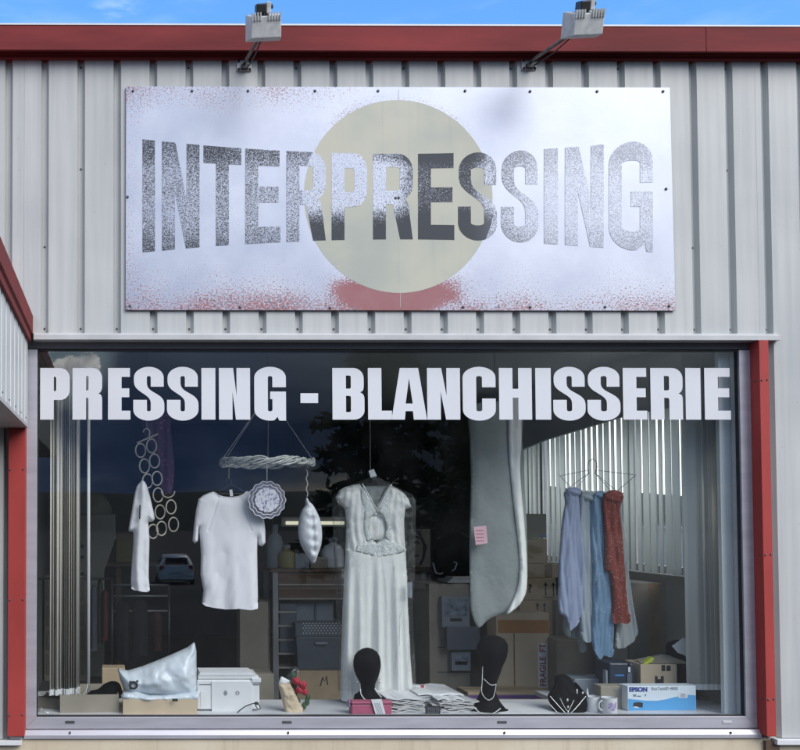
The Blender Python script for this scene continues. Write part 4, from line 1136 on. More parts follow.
q = at(86, 595, YM-.5); MB().box(at(78, 0, YM).x, at(92, 0, YM).x, YM-.1, YM-.002, at(0, 604, YM).z, at(0, 580, YM).z).build('panel', M['slate_light'], mc, bev=.006)
a, b = at(116, 563, 3.4), at(142, 535, 3.4)
yb = thing('yellow_crate', 'dull yellow crate glimpsed behind the narrow white shirt', 'crate', ((a.x+b.x)/2, 3.4, a.z))
MB().box(a.x, b.x, 3.4, 3.75, a.z, b.z).build('tub', M['yellow'], yb, bev=.01)
MB().box(a.x-.012, b.x+.012, 3.388, 3.4, b.z-.04, b.z+.004).build('rim', M['yellow'], yb, bev=.003)
MB().box(a.x-.1, b.x+.4, 3.35, 3.8, a.z-.03, a.z-.001).build('base', M['wood'], yb)
MB().box(a.x, a.x+.05, 3.4, 3.7, FLR, a.z-.031).build('stand', M['wood'], yb)
YA = 2.6
gr = thing('garment_rack', 'dark tubular garment rack with two pale rails on the left', 'rack', (at(140, 690, YA).x, YA, FLR))
u, v = at(112, 0, YA).x, at(168, 0, YA).x
for xx in (u, v): MB().tube([(xx, YA, FLR), (xx, YA, at(0, 585, YA).z)], .013, 10).build('post', M['wire'], gr, 1)
for py in (585, 596, 611): MB().tube([(u, YA, at(0, py, YA).z), (v, YA, at(0, py, YA).z)], .009, 8).build('rail', M['steel'], gr, 1)
for xx in (u, v): MB().box(xx-.02, xx+.02, YA-.25, YA+.25, FLR, FLR+.03).build('foot', M['wire'], gr)
def hung(px, w, y0, y1, Y, col, label, r=1):
    ol = [(px-w*.25, y0), (px+w*.25, y0), (px+w*.5, y0+5), (px+w*.5, y1), (px-w*.5, y1), (px-w*.5, y0+5)]
    mb = MB(); P_ = pp(ol, Y); zl = min(z for x, z in P_); puff(mb, P_, Y, .05, .05, .016, fold(.015, 55, px), .8, open_at=lambda x, z: z < zl+.01)
    o = mb.build('hung_garment', fabric('dark_cloth_%d' % px, col), None, 1); tag(o, label, 'garment', 'clothes on the rail at the left')
hung(94, 7, 585, 650, 2.5, (.16, .16, .22), 'greyish lavender garment hanging left on the rear rail')
hung(100, 6, 580, 645, 2.55, (.06, .09, .05), 'dark green garment hanging beside the red one')
hung(105, 6, 590, 640, 2.5, (.16, .03, .03), 'dark red garment hanging on the rear rail')
hung(122, 14, 601, 660, YA, (.02, .02, .028), 'black garment on the tubular rack under the rails, left one')
hung(140, 16, 600, 655, YA, (.03, .03, .04), 'charcoal garment on the middle of the tubular rack')
hung(157, 10, 612, 650, YA, (.09, .035, .03), 'rust brown garment on the right end of the tubular rack')
a, b = at(70, 579, 2.5), at(112, 579, 2.5)
rl = thing('clothes_rail', 'thin dark clothes rail behind the left bunched blind', 'rail', ((a.x+b.x)/2, 2.5, a.z))
MB().tube([(XL+.003, 2.52, a.z), (b.x, 2.52, a.z)], .010, 8).build('bar', M['wire'], rl, 1)
MB().tube([(b.x, 2.52, FLR), (b.x, 2.52, a.z)], .012, 8).build('post', M['wire'], rl, 1)
# small cabinets seen past the left blinds
a, b = at(30, 700, 3.0), at(58, 590, 3.0)
YZ = 3.0
cb = thing('drawer_cabinet', 'dull drawer cabinet at the far left behind the blinds', 'cabinet', ((XL+.3), YZ, FLR))
MB().box(XL+.02, XL+.40, YZ, YZ+.5, FLR, 1.05).build('body', M['kraft_grey'], cb, bev=.006)
for k in range(4): MB().box(XL+.04, XL+.38, YZ-.012, YZ-.001, .16+k*.22, .34+k*.22).build('drawer', M['kraft_dark'], cb, bev=.004)
lp = at(39, 461, 4.2)
lm = thing('wall_lamp', 'small lit warm lamp at the far left edge inside', 'lamp', (lp.x+.05, 4.2, lp.z))
MB().ball((lp.x+.06, 4.2, lp.z), .04, 12, 8).build('bulb', M['bulb'], lm, 1)
MB().box(XL+.001, lp.x+.02, 4.18, 4.22, lp.z-.02, lp.z+.02).build('arm', M['wire'], lm)
# fluorescent tube on the back wall
YU = 5.6
a, b = at(286, 523, YU), at(344, 523, YU)
fl = thing('fluorescent_lamp', 'lit fluorescent tube on the back wall behind the cushion', 'lamp', ((a.x+b.x)/2, YU, a.z-.05))
MB().tube([(a.x, YU, a.z), (b.x, YU, b.z)], .020, 12).build('tube', M['tube_light'], fl, 1)
MB().box(a.x-.05, b.x+.05, YU+.035, YB-.002, a.z-.04, a.z+.07).build('housing', M['steel'], fl)
# ------------------------------------------------------------------ blinds
def slat(mb, c, w, ang, z0, z1, curve=.006):
    """vertical slat: thin curved strip centred on c, turned by ang from the facade plane"""
    ca, sa = math.cos(ang), math.sin(ang)
    n = 4; vs = []
    for th in (0, .0009):
        for z in (z0, z1):
            for i in range(n+1):
                u = -w/2+w*i/n; cv = curve*(1-(2*u/w)**2)+th
                vs.append((c[0]+u*ca-cv*sa, c[1]+u*sa+cv*ca, z))
    m = n+1; fs = []
    for i in range(n): fs += [(i, i+1, m+i+1, m+i), (2*m+i, 3*m+i, 3*m+i+1, 2*m+i+1), (i, 2*m+i, 2*m+i+1, i+1), (m+i, m+i+1, 3*m+i+1, 3*m+i)]
    fs += [(0, m, 3*m, 2*m), (n, 2*m+n, 3*m+n, m+n)]
    mb.add(vs, fs)
def blind(label, spots, w, ang, z0, z1, m, rail, group=None, weights=True, jit=.12, seed=1, loc=None):
    rng = random.Random(seed)
    t = thing('vertical_blind', label, 'blind', loc or (spots[0][0], spots[0][1], z0), group)
    MB().box(*rail).build('head_rail', M['wplastic'], t)
    chain = []
    for i, (x, y, *zz) in enumerate(spots):
        a = ang + rng.uniform(-jit, jit); zt2 = zz[0] if zz else z1
        mb = MB(); slat(mb, (x, y), w, a, z0+.03+rng.uniform(-.004, .004), zt2)
        s = mb.build('slat', m, t, 1)
        if weights:
            Mx = Matrix.Translation((x, y, z0)) @ Matrix.Rotation(a, 4, 'Z')
            MB().box(-w/2, w/2, -.004, .007, .0, .036, Mx).build('weight', M['wplastic'], s, bev=.002)
    return t
zlo = at(0, 694, .25).z
xs = [X(55.5, .28)-.01+i*.0155 for i in range(11)]
sp = [(x, .22+.012*math.sin(i*1.7)+.006*i) for i, x in enumerate(xs)]
lb = blind('bunched grey-white vertical blind at the left end of the window', sp, .089, math.radians(74), zlo, ZC-.05, M['slat_grey'], (X(45, .25), X(95, .25), .2, .3, ZC-.05, ZC-.003), jit=.2, seed=3)
x = X(88.6, .3)
MB().tube([(x, .3, at(0, 692, .3).z), (x, .3, ZC-.04)], .010, 10).build('pull_rod', M['wplastic'], lb, 1)
mb = MB()
for s_ in ([(x_/1., y_) for x_, y_ in ((37,692),(41,696),(46,693))], [(77,692),(82,695.5),(86,692),(88,684)]): mb.tube([tuple(at(a, b, .22)) for a, b in s_], .0025, 5)
mb.build('chain', M['wplastic'], lb, 1)
# right bunched blind
xs = [X(696, .30)+i*.0125 for i in range(12)]
sp = [(x, .35) for i, x in enumerate(xs)]
rb = blind('bunched cream vertical blind at the right end of the window', sp, .085, math.radians(-22), at(0, 693, .25).z, ZC-.05, M['slat'], (X(690, .3), X(722, .3)-.002, .305, .40, ZC-.05, ZC-.003), jit=.15, seed=5)
# side window blind: a row of slats along the right wall
sp = []
for i in range(32):
    y = .40+i*.094
    zt2 = 2.40-.055*max(0, y-1.2)-.05*max(0, y-2.5)
    sp.append((3.80, y, zt2))
sb = blind('long pale vertical blind drawn across the side window on the right', sp, .098, math.radians(84), 1.165, 2.3, M['slat_side'], (3.81, 3.84, .38, 3.4, 2.41, 2.45), jit=.13, seed=9, weights=False, loc=(3.80, 1.7, 1.17))

MB().extr([(.38, 2.325), (1.2, 2.322), (2.5, 2.25), (2.95, 2.205), (3.4, 2.13), (3.4, ZC-.003), (.38, ZC-.003)], 3.72, 3.745, True).build('valance', M['ceil'], sb)
# ------------------------------------------------------------------ things on the display shelf
def onshelf(px, Y): return (at(px, 700, Y).x, Y, SZ)
# open boxes at the left with the parcel
def openbox(label, p, Y, depth, m, rot=0, zb=SZ, sides=True):
    a, b = at(p[0], p[3], Y), at(p[2], p[1], Y)
    t = thing('open_cardboard_box', label, 'box', ((a.x+b.x)/2, Y+depth/2, zb), 'open boxes on the display shelf')
    c = Vector((a.x, Y, 0)); Mx = Matrix.Translation(c) @ Matrix.Rotation(math.radians(rot), 4, 'Z') @ Matrix.Translation(-c)
    th = .005; mb = MB()
    mb.box(a.x, b.x, Y, Y+th, zb, b.z, Mx); mb.box(a.x, b.x, Y+depth-th, Y+depth, zb, b.z, Mx)
    mb.box(a.x, a.x+th, Y+th, Y+depth-th, zb, b.z, Mx); mb.box(b.x-th, b.x, Y+th, Y+depth-th, zb, b.z, Mx)
    mb.box(a.x+th, b.x-th, Y+th, Y+depth-th, zb, zb+th, Mx)
    mb.build('body', m, t)
    return t, a, b, Mx
t, a, b, Mx = openbox('low open kraft box under the white parcel', (123, 699, 197, 717), .12, .34, M['kraft_pale'])
w_ = MB(); puff(w_, pp(smooth_poly([(122,699),(123,692),(135,691),(150,695),(170,694),(190,692),(199,690),(200,694),(196,701),(170,701),(140,701)], 2), .16), .16, .05, .05, .009, crumple(.016, 12, 2), 1)
o = w_.build('folded_plastic_bag', M['parcel'], None, 1); tag(o, 'crumpled white plastic bag spilling over the open kraft box', 'plastic bag')
MB().box(a.x+.30, a.x+.335, .085, .087, b.z-.008, b.z+.008).build('black_mark', M['ink'], o)
par = [(117.5,669),(128,671),(142,667),(160,660),(178,652.5),(188,648),(195,642.5),(197,652),(197,670),(197,690),(193,695),(175,696),(150,696),(128,694),(124,690),(120,680)]
w_ = MB(); puff(w_, pp(par, .22), .22, .13, .16, .010, crumple(.020, 9, 5), .9, lean=lambda x, z: .10*(z-SZ))
o = w_.build('mailing_parcel', M['parcel'], None, 1); tag(o, 'big plump glossy white mailing bag standing in the kraft box', 'parcel')
q = at(133.5, 685, .13)
mb = MB(); r_ = .020
mb.tube([(q.x+r_*math.cos(t_)*(1.1 if abs(math.cos(t_)) > .7 else 1), q.y-.012, q.z+r_*math.sin(t_)) for t_ in [2*PI*i/16 for i in range(16)]], .0065, 6, True)
for dx, dz in ((-.026, -.024), (-.026, .016), (.016, .02)): mb.box(q.x+dx, q.x+dx+.014, q.y-.014, q.y-.006, q.z+dz, q.z+dz+.010)
mb.build('black_logo', M['ink'], o)
t, a, b, Mx = openbox('grey brown open box at the left end of the shelf', (60, 695, 119, 716), .16, .40, M['kraft_grey'], 4)
c = carton('tilted flattened brown box at the far left corner of the shelf', (36, 698, 66, 716), .30, .20, M['kraft_dark'], None, None, rot=-12, zb=SZ)
carton('small kraft box behind the black cloth beside the parcel', (102, 668, 125, 700), .70, .15, M['kraft'], None, None, zb=SZ)
bl = [(87,697),(90,691),(98,689),(104,684),(112,681),(119,683),(122,690),(122,698),(105,699)]
w_ = MB(); puff(w_, pp(smooth_poly(bl, 3), .34), .34, .10, .08, .01, crumple(.02, 12, 8), 1)
o = w_.build('black_cloth', M['black_velvet'], None, 1); tag(o, 'crumpled black cloth heaped in the grey brown open box', 'cloth')
q = at(43, 711, .2)
mb = MB(); mb.tube([(q.x-.03, .2, q.z), (q.x-.01, .19, q.z+.02), (q.x+.02, .18, q.z-.005), (q.x+.05, .17, q.z-.01)], .006, 6); mb.tube([(q.x-.02, .2, q.z-.015), (q.x+.03, .18, q.z-.02)], .005, 6)
o = mb.build('wire_scrap', M['pearl'], None, 1); tag(o, 'bit of twisted pale wire in the left corner of the shelf', 'wire')
# printer
YPp = .22
a, b = at(197, 715, YPp), at(259.5, 675, YPp)
pr_ = thing('printer', 'compact white printer with a closed front cover on the shelf', 'printer', ((a.x+b.x)/2, YPp+.15, SZ))
MB().box(a.x, b.x, YPp, YPp+.26, SZ+.008, b.z-.03).build('case', M['wplastic'], pr_, bev=.008)
MB().box(a.x+.006, b.x-.004, YPp+.004, YPp+.27, b.z-.029, b.z-.004).build('lid', M['wplastic'], pr_, bev=.008)
MB().box(a.x+.01, b.x-.02, YPp+.02, YPp+.24, SZ+.0005, SZ+.0075).build('foot', M['slate_light'], pr_)
u, v = at(211.5, 712, YPp), at(252, 681, YPp)
MB().box(u.x, v.x, YPp-.008, YPp-.0008, u.z, v.z).build('front_cover', M['wplastic'], pr_, bev=.003)
mb = MB()
for px in (225.5, 237.5):
    q = at(px, 693, YPp-.008)
    if px < 230: mb.box(q.x-.006, q.x+.006, YPp-.0095, YPp-.0084, q.z-.016, q.z+.016); mb.box(q.x-.012, q.x+.012, YPp-.0097, YPp-.0086, q.z-.006, q.z+.006)
    else: mb.tube([(q.x+.010*math.cos(i*PI/6), YPp-.009, q.z+.010*math.sin(i*PI/6)) for i in range(12)], .003, 5, True)
mb.build('mark', M['slate_light'], pr_)
mb = MB()
for p in ((199, 684.3, 211, 685), (253, 684.5, 259, 685.2)):
    u, v = at(p[0], p[3], YPp), at(p[2], p[1], YPp); mb.box(u.x, v.x, YPp-.0016, YPp-.0004, u.z, v.z)
u, v = at(200.5, 709, YPp), at(207, 691, YPp)
mb.build('groove', M['ink'], pr_)
MB().box(u.x, v.x, YPp-.003, YPp-.0006, u.z, v.z).build('side_panel', M['wplastic'], pr_, bev=.001)
MB().box(b.x-.05, b.x+.008, YPp-.014, YPp+.05, b.z-.045, b.z-.018).build('latch', M['wplastic'], pr_, bev=.004)
for k in range(3):
    sx = .004*k
    pb = MB().box(a.x+.012+sx, b.x-.025-sx*2, YPp+.0+.006*k, YPp+.22, b.z-.0035+.0055*k, b.z+.0010+.0055*k).build('paper_sheet', M['paper'], None)
    tag(pb, ['lowest paper wad lying on the white printer', 'middle paper wad lying on the white printer', 'top paper wad lying on the white printer'][k], 'paper', 'papers on the printer')
cb_ = [tuple(at(x, y, YPp-.06)) for x, y in [(234,716.2),(239,711),(245,706.5),(251,704),(256,703),(259,705),(260.5,708.5),(258,709.5),(256,706.5),(255.5,703.5)]]
mb = MB(); mb.tube(cb_, .0035, 7); q = at(256.5, 703.3, YPp-.06); mb.ball(tuple(q), .011, 10, 6, (1.4, 1, .9))
o = mb.build('power_cable', M['ink'], None, 1); tag(o, 'black looped cable in front of the white printer', 'cable')
# bouquet
YQ2 = .20
bq = thing('rose_bouquet', 'red artificial roses in a kraft paper wrap on the shelf', 'bouquet', onshelf(293, YQ2))
kp = [(286,716),(283,705),(280,692),(278,683),(284,684),(290,682.5),(295,692),(300,703),(303.5,708),(302,716)]
mb = MB(); puff(mb, pp(kp, YQ2), YQ2, .03, .03, .0065, crumple(.012, 26, 2), 1); mb.build('kraft_wrap', M['kraft_pale'], bq, 1)
mb = MB(); puff(mb, pp([(278.5,683),(281,676),(290,680.5),(290,683),(284,685)], YQ2+.005), YQ2+.005, .008, .02, .006, crumple(.006, 30, 4), 1); mb.build('paper_lip', M['paper'], bq, 1)
rng = random.Random(4)
def rose(c, r):
    mb = MB()
    for k in range(26):
        t_ = k*2.4; rr_ = r*(.1+.9*(k/26)**.7)
        p = Vector(c) + Vector((rr_*.62*math.cos(t_), -.02*(1-k/26)+rng.uniform(-.006, .006), rr_*.62*math.sin(t_)))
        n = Vector((math.cos(t_)*.7, -1, math.sin(t_)*.7)).normalized()
        mb.ball(p, r*.34, 7, 5, (1-.65*abs(n.x), .45, 1-.65*abs(n.z)))
    return mb
for (px, py, r_) in ((296, 681, .034), (302.5, 685, .036), (299, 690, .030), (304.5, 692, .028)):
    c = at(px, py, YQ2-.02); rose(tuple(c), r_).build('rose', M['rose'], bq, 1)
mb = MB()
for (px, py, dx, dz) in ((307,702,.02,-.03), (304,706,.012,-.03), (308,697,.022,-.01), (298,701,.0,-.03), (293,676,.0,.03)):
    c = at(px, py, YQ2-.005); mb.ball(tuple(c), .024, 10, 6, (.65, .25, 1.0))
mb.build('leaf', M['leaf'], bq, 1)
g_ = MB().prism(pp([(286,677),(296,666),(299,668),(298,680),(291,684)], YQ2+.03), YQ2+.03, YQ2+.034); g_.build('cellophane', M['film'], bq)
# mannequin head with necklace and earrings
def head(label, cx, y0, y1, w, Y, prof, lean=0):
    t = thing('jewellery_mannequin', label, 'mannequin', (at(cx, 700, Y).x, Y, SZ), 'black velvet mannequins on the shelf')
    rings = []
    for py, pxc, hw, dp in prof:
        c = at(pxc, py, Y); s = (6+Y)/F
        rings.append(((c.x, Y, max(c.z, SZ+.0005)), hw*s, hw*s*dp))
    mb = MB(); mb.loft(rings, 32); mb.build('head_form', M['black_velvet'], t, 1)
    return t
def beads(name, label, pts, Y, r, cat='necklace', n=40, drop=None, m=None, chain=False):
    P = [at(x, y, yy) for x, y, yy in pts]
    Q = []
    for i in range(len(P)-1):
        for j in range(6):
            t_ = j/6; p0 = P[max(i-1, 0)]; p1 = P[i]; p2 = P[i+1]; p3 = P[min(i+2, len(P)-1)]
            Q.append(.5*((2*p1)+(p2-p0)*t_+(2*p0-5*p1+4*p2-p3)*t_*t_+(3*p1-p0-3*p2+p3)*t_**3))
    Q.append(P[-1]); mb = MB()
    if chain: mb.tube([tuple(q) for q in Q], r*.8, 6)
    else:
        L = 0; last = None
        for i in range(len(Q)-1):
            seg = (Q[i+1]-Q[i]).length; s = 0
            while L <= seg:
                mb.ball(tuple(Q[i].lerp(Q[i+1], L/seg)), r, 8, 5); L += r*2.05
            L -= seg
    if drop:
        for (x, y, yy, rr_) in drop: mb.ball(tuple(at(x, y, yy)), rr_, 10, 6, (.8, .6, 1.2))
    o = mb.build(name, m or M['pearl'], None, 1); tag(o, label, cat)
    return o
Y1 = .30
head('black faceless display head before the ivory dress', 368, 648, 712, 14.5, Y1,
     [(647.6,367.5,.6,1),(648.8,367.5,5,1),(651.5,367.5,9.2,1.05),(656,367,12.2,1.1),(661,367,13.2,1.15),(666,367,13.2,1.15),(671,367,12.4,1.1),(676,367.3,10.8,1.05),(680,367.6,9,1),(684,367.8,7.2,1),(688,367.8,6.8,1),(691,367.6,7.4,1),(693.5,367.4,10,.95),(695,367.2,12.5,.8),(698,367,13.2,.75),(705,367,13.2,.75),(717,367,13.0,.75)])
beads('white_necklace', 'white cord necklace around the neck of the faceless head', [(360.5,689,Y1-.03),(361,694,Y1-.07),(364,698.5,Y1-.09),(369,702.5,Y1-.105),(372,703,Y1-.108),(376,700,Y1-.10)], Y1, .0042, chain=True, m=M['paper'])
beads('bead_necklace', 'pale bead necklace on the right of the faceless head', [(375,689,Y1-.03),(377,692,Y1-.06),(380,696,Y1-.08),(382,698,Y1-.085)], Y1, .0045, m=M['paper'])
for px, lb_ in ((357, 'small silver drop earring left of the faceless head'), (379.7, 'small silver drop earring right of the faceless head')):
    q = at(px, 681, Y1); mb = MB(); mb.tube([(q.x+(.012 if px < 368 else -.012), Y1, q.z+.012), (q.x, Y1, q.z+.016), (q.x, Y1, q.z-.002)], .0016, 5); mb.ball((q.x, Y1, q.z-.008), .0075, 8, 6, (.8, .8, 1.2))
    tag(mb.build('earring', M['pearl'], None, 1), lb_, 'earring')
# pink purse with tag
a, b = at(351, 717, .12), at(391, 701.5, .12)
pk = thing('pink_purse', 'pink leather purse lying before the faceless head', 'purse', ((a.x+b.x)/2, .15, SZ))
MB().box(a.x, b.x, .10, .17, SZ+.0005, b.z-.012).build('body', M['pink'], pk, bev=.008)
MB().box(a.x-.003, b.x+.003, .094, .175, b.z-.011, b.z+.004).build('flap', M['pink'], pk, bev=.005)
MB().box(a.x-.014, a.x-.0045, .11, .16, b.z-.03, b.z+.006).build('lilac_lining', M['lilac'], pk, bev=.003)
tg = MB(); tg.prism(pp([(371,699.5),(381.5,699),(386,716),(376.5,717)], .088), .086, .0885); o = tg.build('price_tag', M['paper'], None); tag(o, 'white written price tag hanging over the pink purse', 'tag')
mb = MB()
for i in range(4):
    p0, p1 = at(374.5+i*1.6, 703, .085), at(378.2+i*1.6, 714, .085)
    mb.tube([tuple(p0), tuple(p1)], .0012, 4)
mb.build('handwriting', M['slate_light'], o)
# newspapers
def stack(px0, px1, y0, Y, n, seed, labels, group):
    rng = random.Random(seed); a, b = at(px0, 717, Y).x, at(px1, 717, Y).x
    H_ = at(0, y0, Y).z-SZ
    t = thing('newspaper_pile', labels, 'newspapers', ((a+b)/2, Y+.15, SZ), group)
    z = SZ+.0006; h = H_/n
    for k in range(n):
        dx = rng.uniform(-.03, .03); Mx = Matrix.Translation(((a+b)/2, Y+.18, 0)) @ Matrix.Rotation(rng.uniform(-.13, .13), 4, 'Z') @ Matrix.Translation((-(a+b)/2, -Y-.18, 0))
        g = MB(); nn = 9; vs = []; fs = []
        x0_, x1_ = a+dx+rng.uniform(0, .03), b+dx-rng.uniform(0, .04)
        for yy in (Y+rng.uniform(0, .02), Y+.36):
            for i in range(nn+1):
                x = x0_+(x1_-x0_)*i/nn; w = .004*math.sin(i*1.3+k*2)+.003*rng.random()
                vs += [(x, yy, max(SZ+.0004, z+w)), (x, yy, z+h*.80+w)]
        m_ = 2*(nn+1)
        for i in range(nn):
            j = 2*i; fs += [(j, j+2, j+3, j+1), (m_+j, m_+j+1, m_+j+3, m_+j+2), (j+1, j+3, m_+j+3, m_+j+1), (j, m_+j, m_+j+2, j+2)]
        fs += [(0, 1, m_+1, m_), (2*nn, m_+2*nn, m_+2*nn+1, 2*nn+1)]
        g.add([Mx @ Vector(v) for v in vs], fs); g.build('newspaper', M['news'] if k < n-1 else M['paper'], t)
        z += h
    return t
stack(389, 428, 699, .16, 11, 3, 'stack of folded newspapers right of the pink purse', 'newspaper piles on the shelf')
stack(439, 476, 700, .17, 10, 8, 'stack of folded newspapers against the necklace head on the right', 'newspaper piles on the shelf')
stack(415, 462, 694, .30, 7, 11, 'flat pale newspapers lying behind the small black sign', 'newspaper piles on the shelf')
a, b = at(425.5, 716.3, .11), at(440, 706, .11)
bs = thing('black_card_sign', 'small black card sign with faint white writing among newspapers', 'sign', ((a.x+b.x)/2, .12, SZ))
MB().box(a.x, b.x, .108, .113, SZ+.0005, b.z).build('card', M['ink'], bs)
text('HORAIRES\nSUR RDV', .022, ((a.x+b.x)/2, .1074, (a.z+b.z)/2), M['slate_light'], bs) if False else None
mb = MB()
rng = random.Random(6)
for i in range(4):
    z = b.z-.014-i*.012; x = a.x+.012
    while x < b.x-.016:
        l = rng.uniform(.004, .012); mb.box(x, x+l, .1068, .1076, z, z+.0035); x += l+.004
mb.build('faint_writing', M['slate_light'], bs)
q = at(419, 690, .54)
pb = MB().box(q.x-.09, q.x+.04, .53, .58, SZ, q.z+.03).build('paper_packet', M['paper'], None, bev=.004); tag(pb, 'small white packet behind the newspapers at the dress hem', 'packet')
MB().box(q.x+.01, q.x+.03, .525, .5295, SZ+.05, q.z+.035).build('dark_red_label', M['redink'], pb)
# second head: round on a slanting neck and cone base
Y2 = .24
head('black velvet head form with slanting neck holding silver necklaces', 490, 634, 717, 16, Y2,
     [(635,493,.8,1),(636.2,493,6,1),(639,493,11,1),(644,492.6,14.2,1),(650,492,14.9,1),(656,491.6,14.3,1),(661,491.4,12.8,1),(666,491.2,10.6,1),(672,491.4,8.7,1),(678,490.6,7.3,.95),(684,489.4,6.6,.9),(690,488.2,7,.9),(696,487.8,9,.85),(702,488,12,.8),(709,489.2,16.5,.75),(717,490.6,21,.72)])
beads('silver_necklace', 'silver bead choker high on the slanting neck form', [(484,679,Y2-.02),(487,682,Y2-.045),(491,685,Y2-.05),(496,684.5,Y2-.03)], Y2, .0034)
beads('silver_necklace', 'long silver bead necklace hanging down the slanting neck form', [(482.6,667,Y2-.03),(482.2,680,Y2-.035),(481.6,691,Y2-.05),(484,696.5,Y2-.07),(488.5,700,Y2-.08),(493,697.5,Y2-.07),(495,691,Y2-.05),(496,684,Y2-.03)], Y2, .0032, chain=False)
beads('silver_necklace', 'wide silver bead necklace around the base of the slanting neck form', [(475,708.5,Y2-.085),(480,712.5,Y2-.118),(487,714.5,Y2-.128),(494,713,Y2-.126),(501,708,Y2-.105)], Y2, .0045)
# white sheets
pb = MB().prism([(X(495, .15), 0), (X(551, .15), 0), (X(546, .15)+.02, .004), (X(497, .15), .004)], 0, .34)
for v in pb.v: v.z += SZ+.0005; v.y += .12
o = pb.build('paper_sheets', M['paper'], None); tag(o, 'white sheets lying flat between the two jewellery forms', 'paper')
# black necklace bust with silver chains
Y3 = .20
bu = thing('necklace_bust', 'black velvet necklace bust with ruffled shoulders on the shelf', 'display bust', onshelf(568, Y3))
c = at(568, 700, Y3); s = (6+Y3)/F
mb = MB()
fr_ = [(576,717),(556,717),(551,708),(548.8,698),(550.5,694),(554,690),(557,686),(558,681),(560,677),(565,675.6),(570,676),(574,679),(576,684),(580,687),(584,690),(586,694),(587,700),(584.5,709),(580,717)]
puff(mb, pp(smooth_poly(fr_, 3), Y3+.02), Y3+.02, .055, .07, .007, crumple(.006, 30, 3), 1, lean=lambda x, z: .35*(z-SZ)-.02)
mb.build('bust_form', M['black_velvet'], bu, 1)
mb = MB()
rng = random.Random(9)
for i in range(20):
    sd = -1 if i % 2 else 1; k = i//2
    p = at(568+sd*(9+k*.95), 684+k*1.3, Y3); mb.ball((p.x, p.y-.012+.03*(1-k/10), p.z), .010, 8, 5, (1, 1, .8))
mb.build('ruffle', M['black_velvet'], bu, 1)
def ych(y): return Y3-.062+.35*max(0, (at(0, y, Y3).z-SZ))*.8
beads('silver_chain', 'upper silver chain in a V on the black necklace bust', [(550,696,ych(700)),(557,704,ych(708)),(564,711.5,ych(714)-.008),(568,714.5,ych(716)-.01),(574,710,ych(713)-.008),(581,702,ych(706)),(586,696,ych(700))], Y3, .0030, chain=True)
beads('silver_chain', 'short inner silver chain with pendants on the black necklace bust', [(560,698,ych(700)-.008),(564,706,ych(706)-.014),(568,711,ych(712)-.016),(571,706,ych(706)-.014),(574,700,ych(700)-.008)], Y3, .0014, chain=True, drop=[(567.5,700,ych(700)-.016,.008),(568,707,ych(706)-.016,.007),(568.2,712,ych(712)-.016,.006)])
beads('silver_chain', 'lowest silver chain at the foot of the black necklace bust', [(549.5,704,ych(706)),(556,711,ych(713)),(563,717,ych(717)-.004)], Y3, .0028, chain=True)
q = at(575.5, 691, Y3-.03); mb = MB(); mb.ball((q.x, q.y-.02, q.z), .012, 8, 6, (.5, .4, 1.3)); mb.ball((q.x+.04, q.y-.01, q.z-.01), .008, 8, 6, (.8, .6, 1))
o = mb.build('silver_brooch', M['pearl'], None, 1); tag(o, 'bright silver brooch on the right shoulder of the black bust', 'brooch')
# mugs
def mug(label, px, Y, r, h, hs, dec):
    c = at(px, 700, Y); t = thing('mug', label, 'mug', (c.x, Y, SZ), 'mugs on the shelf')
    prof = [(0, r*.92), (.004, r*.97), (h*.5, r), (h, r*1.01), (h, r*.94), (h*.3, r*.9)]
    MB().loft([((c.x, Y, SZ+.0005+z), q, q) for z, q in prof], 28).build('body', M['wplastic'], t, .7)
    MB().tube([(c.x+hs*(r*.96+r*.55*math.sin(a_)), Y-.01, SZ+h*.52+h*.3*math.cos(a_)) for a_ in [PI*i/10 for i in range(11)]], .005, 8).build('handle', M['wplastic'], t, 1)
    if dec:
        mb = MB()
        for i, (u, v_, rr_) in enumerate(((-.010, .062, .014), (.012, .050, .015), (.0, .035, .012), (-.018, .045, .008), (.022, .068, .008))):
            an = u/r; vs = []
            for k in range(14):
                a2 = an + rr_/r*math.cos(k*PI/7)
                vs.append((c.x+(r+.0012)*math.sin(a2), Y-(r+.0012)*math.cos(a2), SZ+v_+rr_*math.sin(k*PI/7)))
            mb.add(vs, [tuple(range(14))])
        mb.build('lilac_print', M['lilac_print'], t)
    return t
M['lilac_print'] = mat('lilac_transfer_print', (.40, .33, .52), .4, var=.5, vs=90)
mug('plain white mug with two pale cones behind its rim', 592.5, .20, .042, .092, 1, False)
mug('white mug with lilac floral print beside the branded printer carton', 609, .13, .046, .098, -1, True)
for px, lb_ in ((587.5, 'small pale cone left behind the plain white mug'), (600.5, 'small pale cone right behind the plain white mug')):
    q = at(px, 700, .33); z1 = at(px, 688, .33).z; zm = at(px, 699, .33).z
    mb = MB(); mb.loft([((q.x, .33, z), r_, r_) for z, r_ in ((SZ, .016), (SZ+.02, .019), (zm, .013), (z1, .002))], 14)
    tag(mb.build('ceramic_cone', M['wplastic'], None, .8), lb_, 'ornament', 'pale cones on the shelf')
q = at(594, 694, .33); mb = MB(); mb.ball((q.x, .33, q.z-.005), .018, 12, 6, (1.6, 1, .35)); mb.loft([((q.x, .33, SZ), .012, .012), ((q.x, .33, q.z-.006), .008, .008)], 12)
tag(mb.build('small_bowl', M['slate_light'], None, 1), 'tiny dark footed dish between the two pale cones', 'dish')
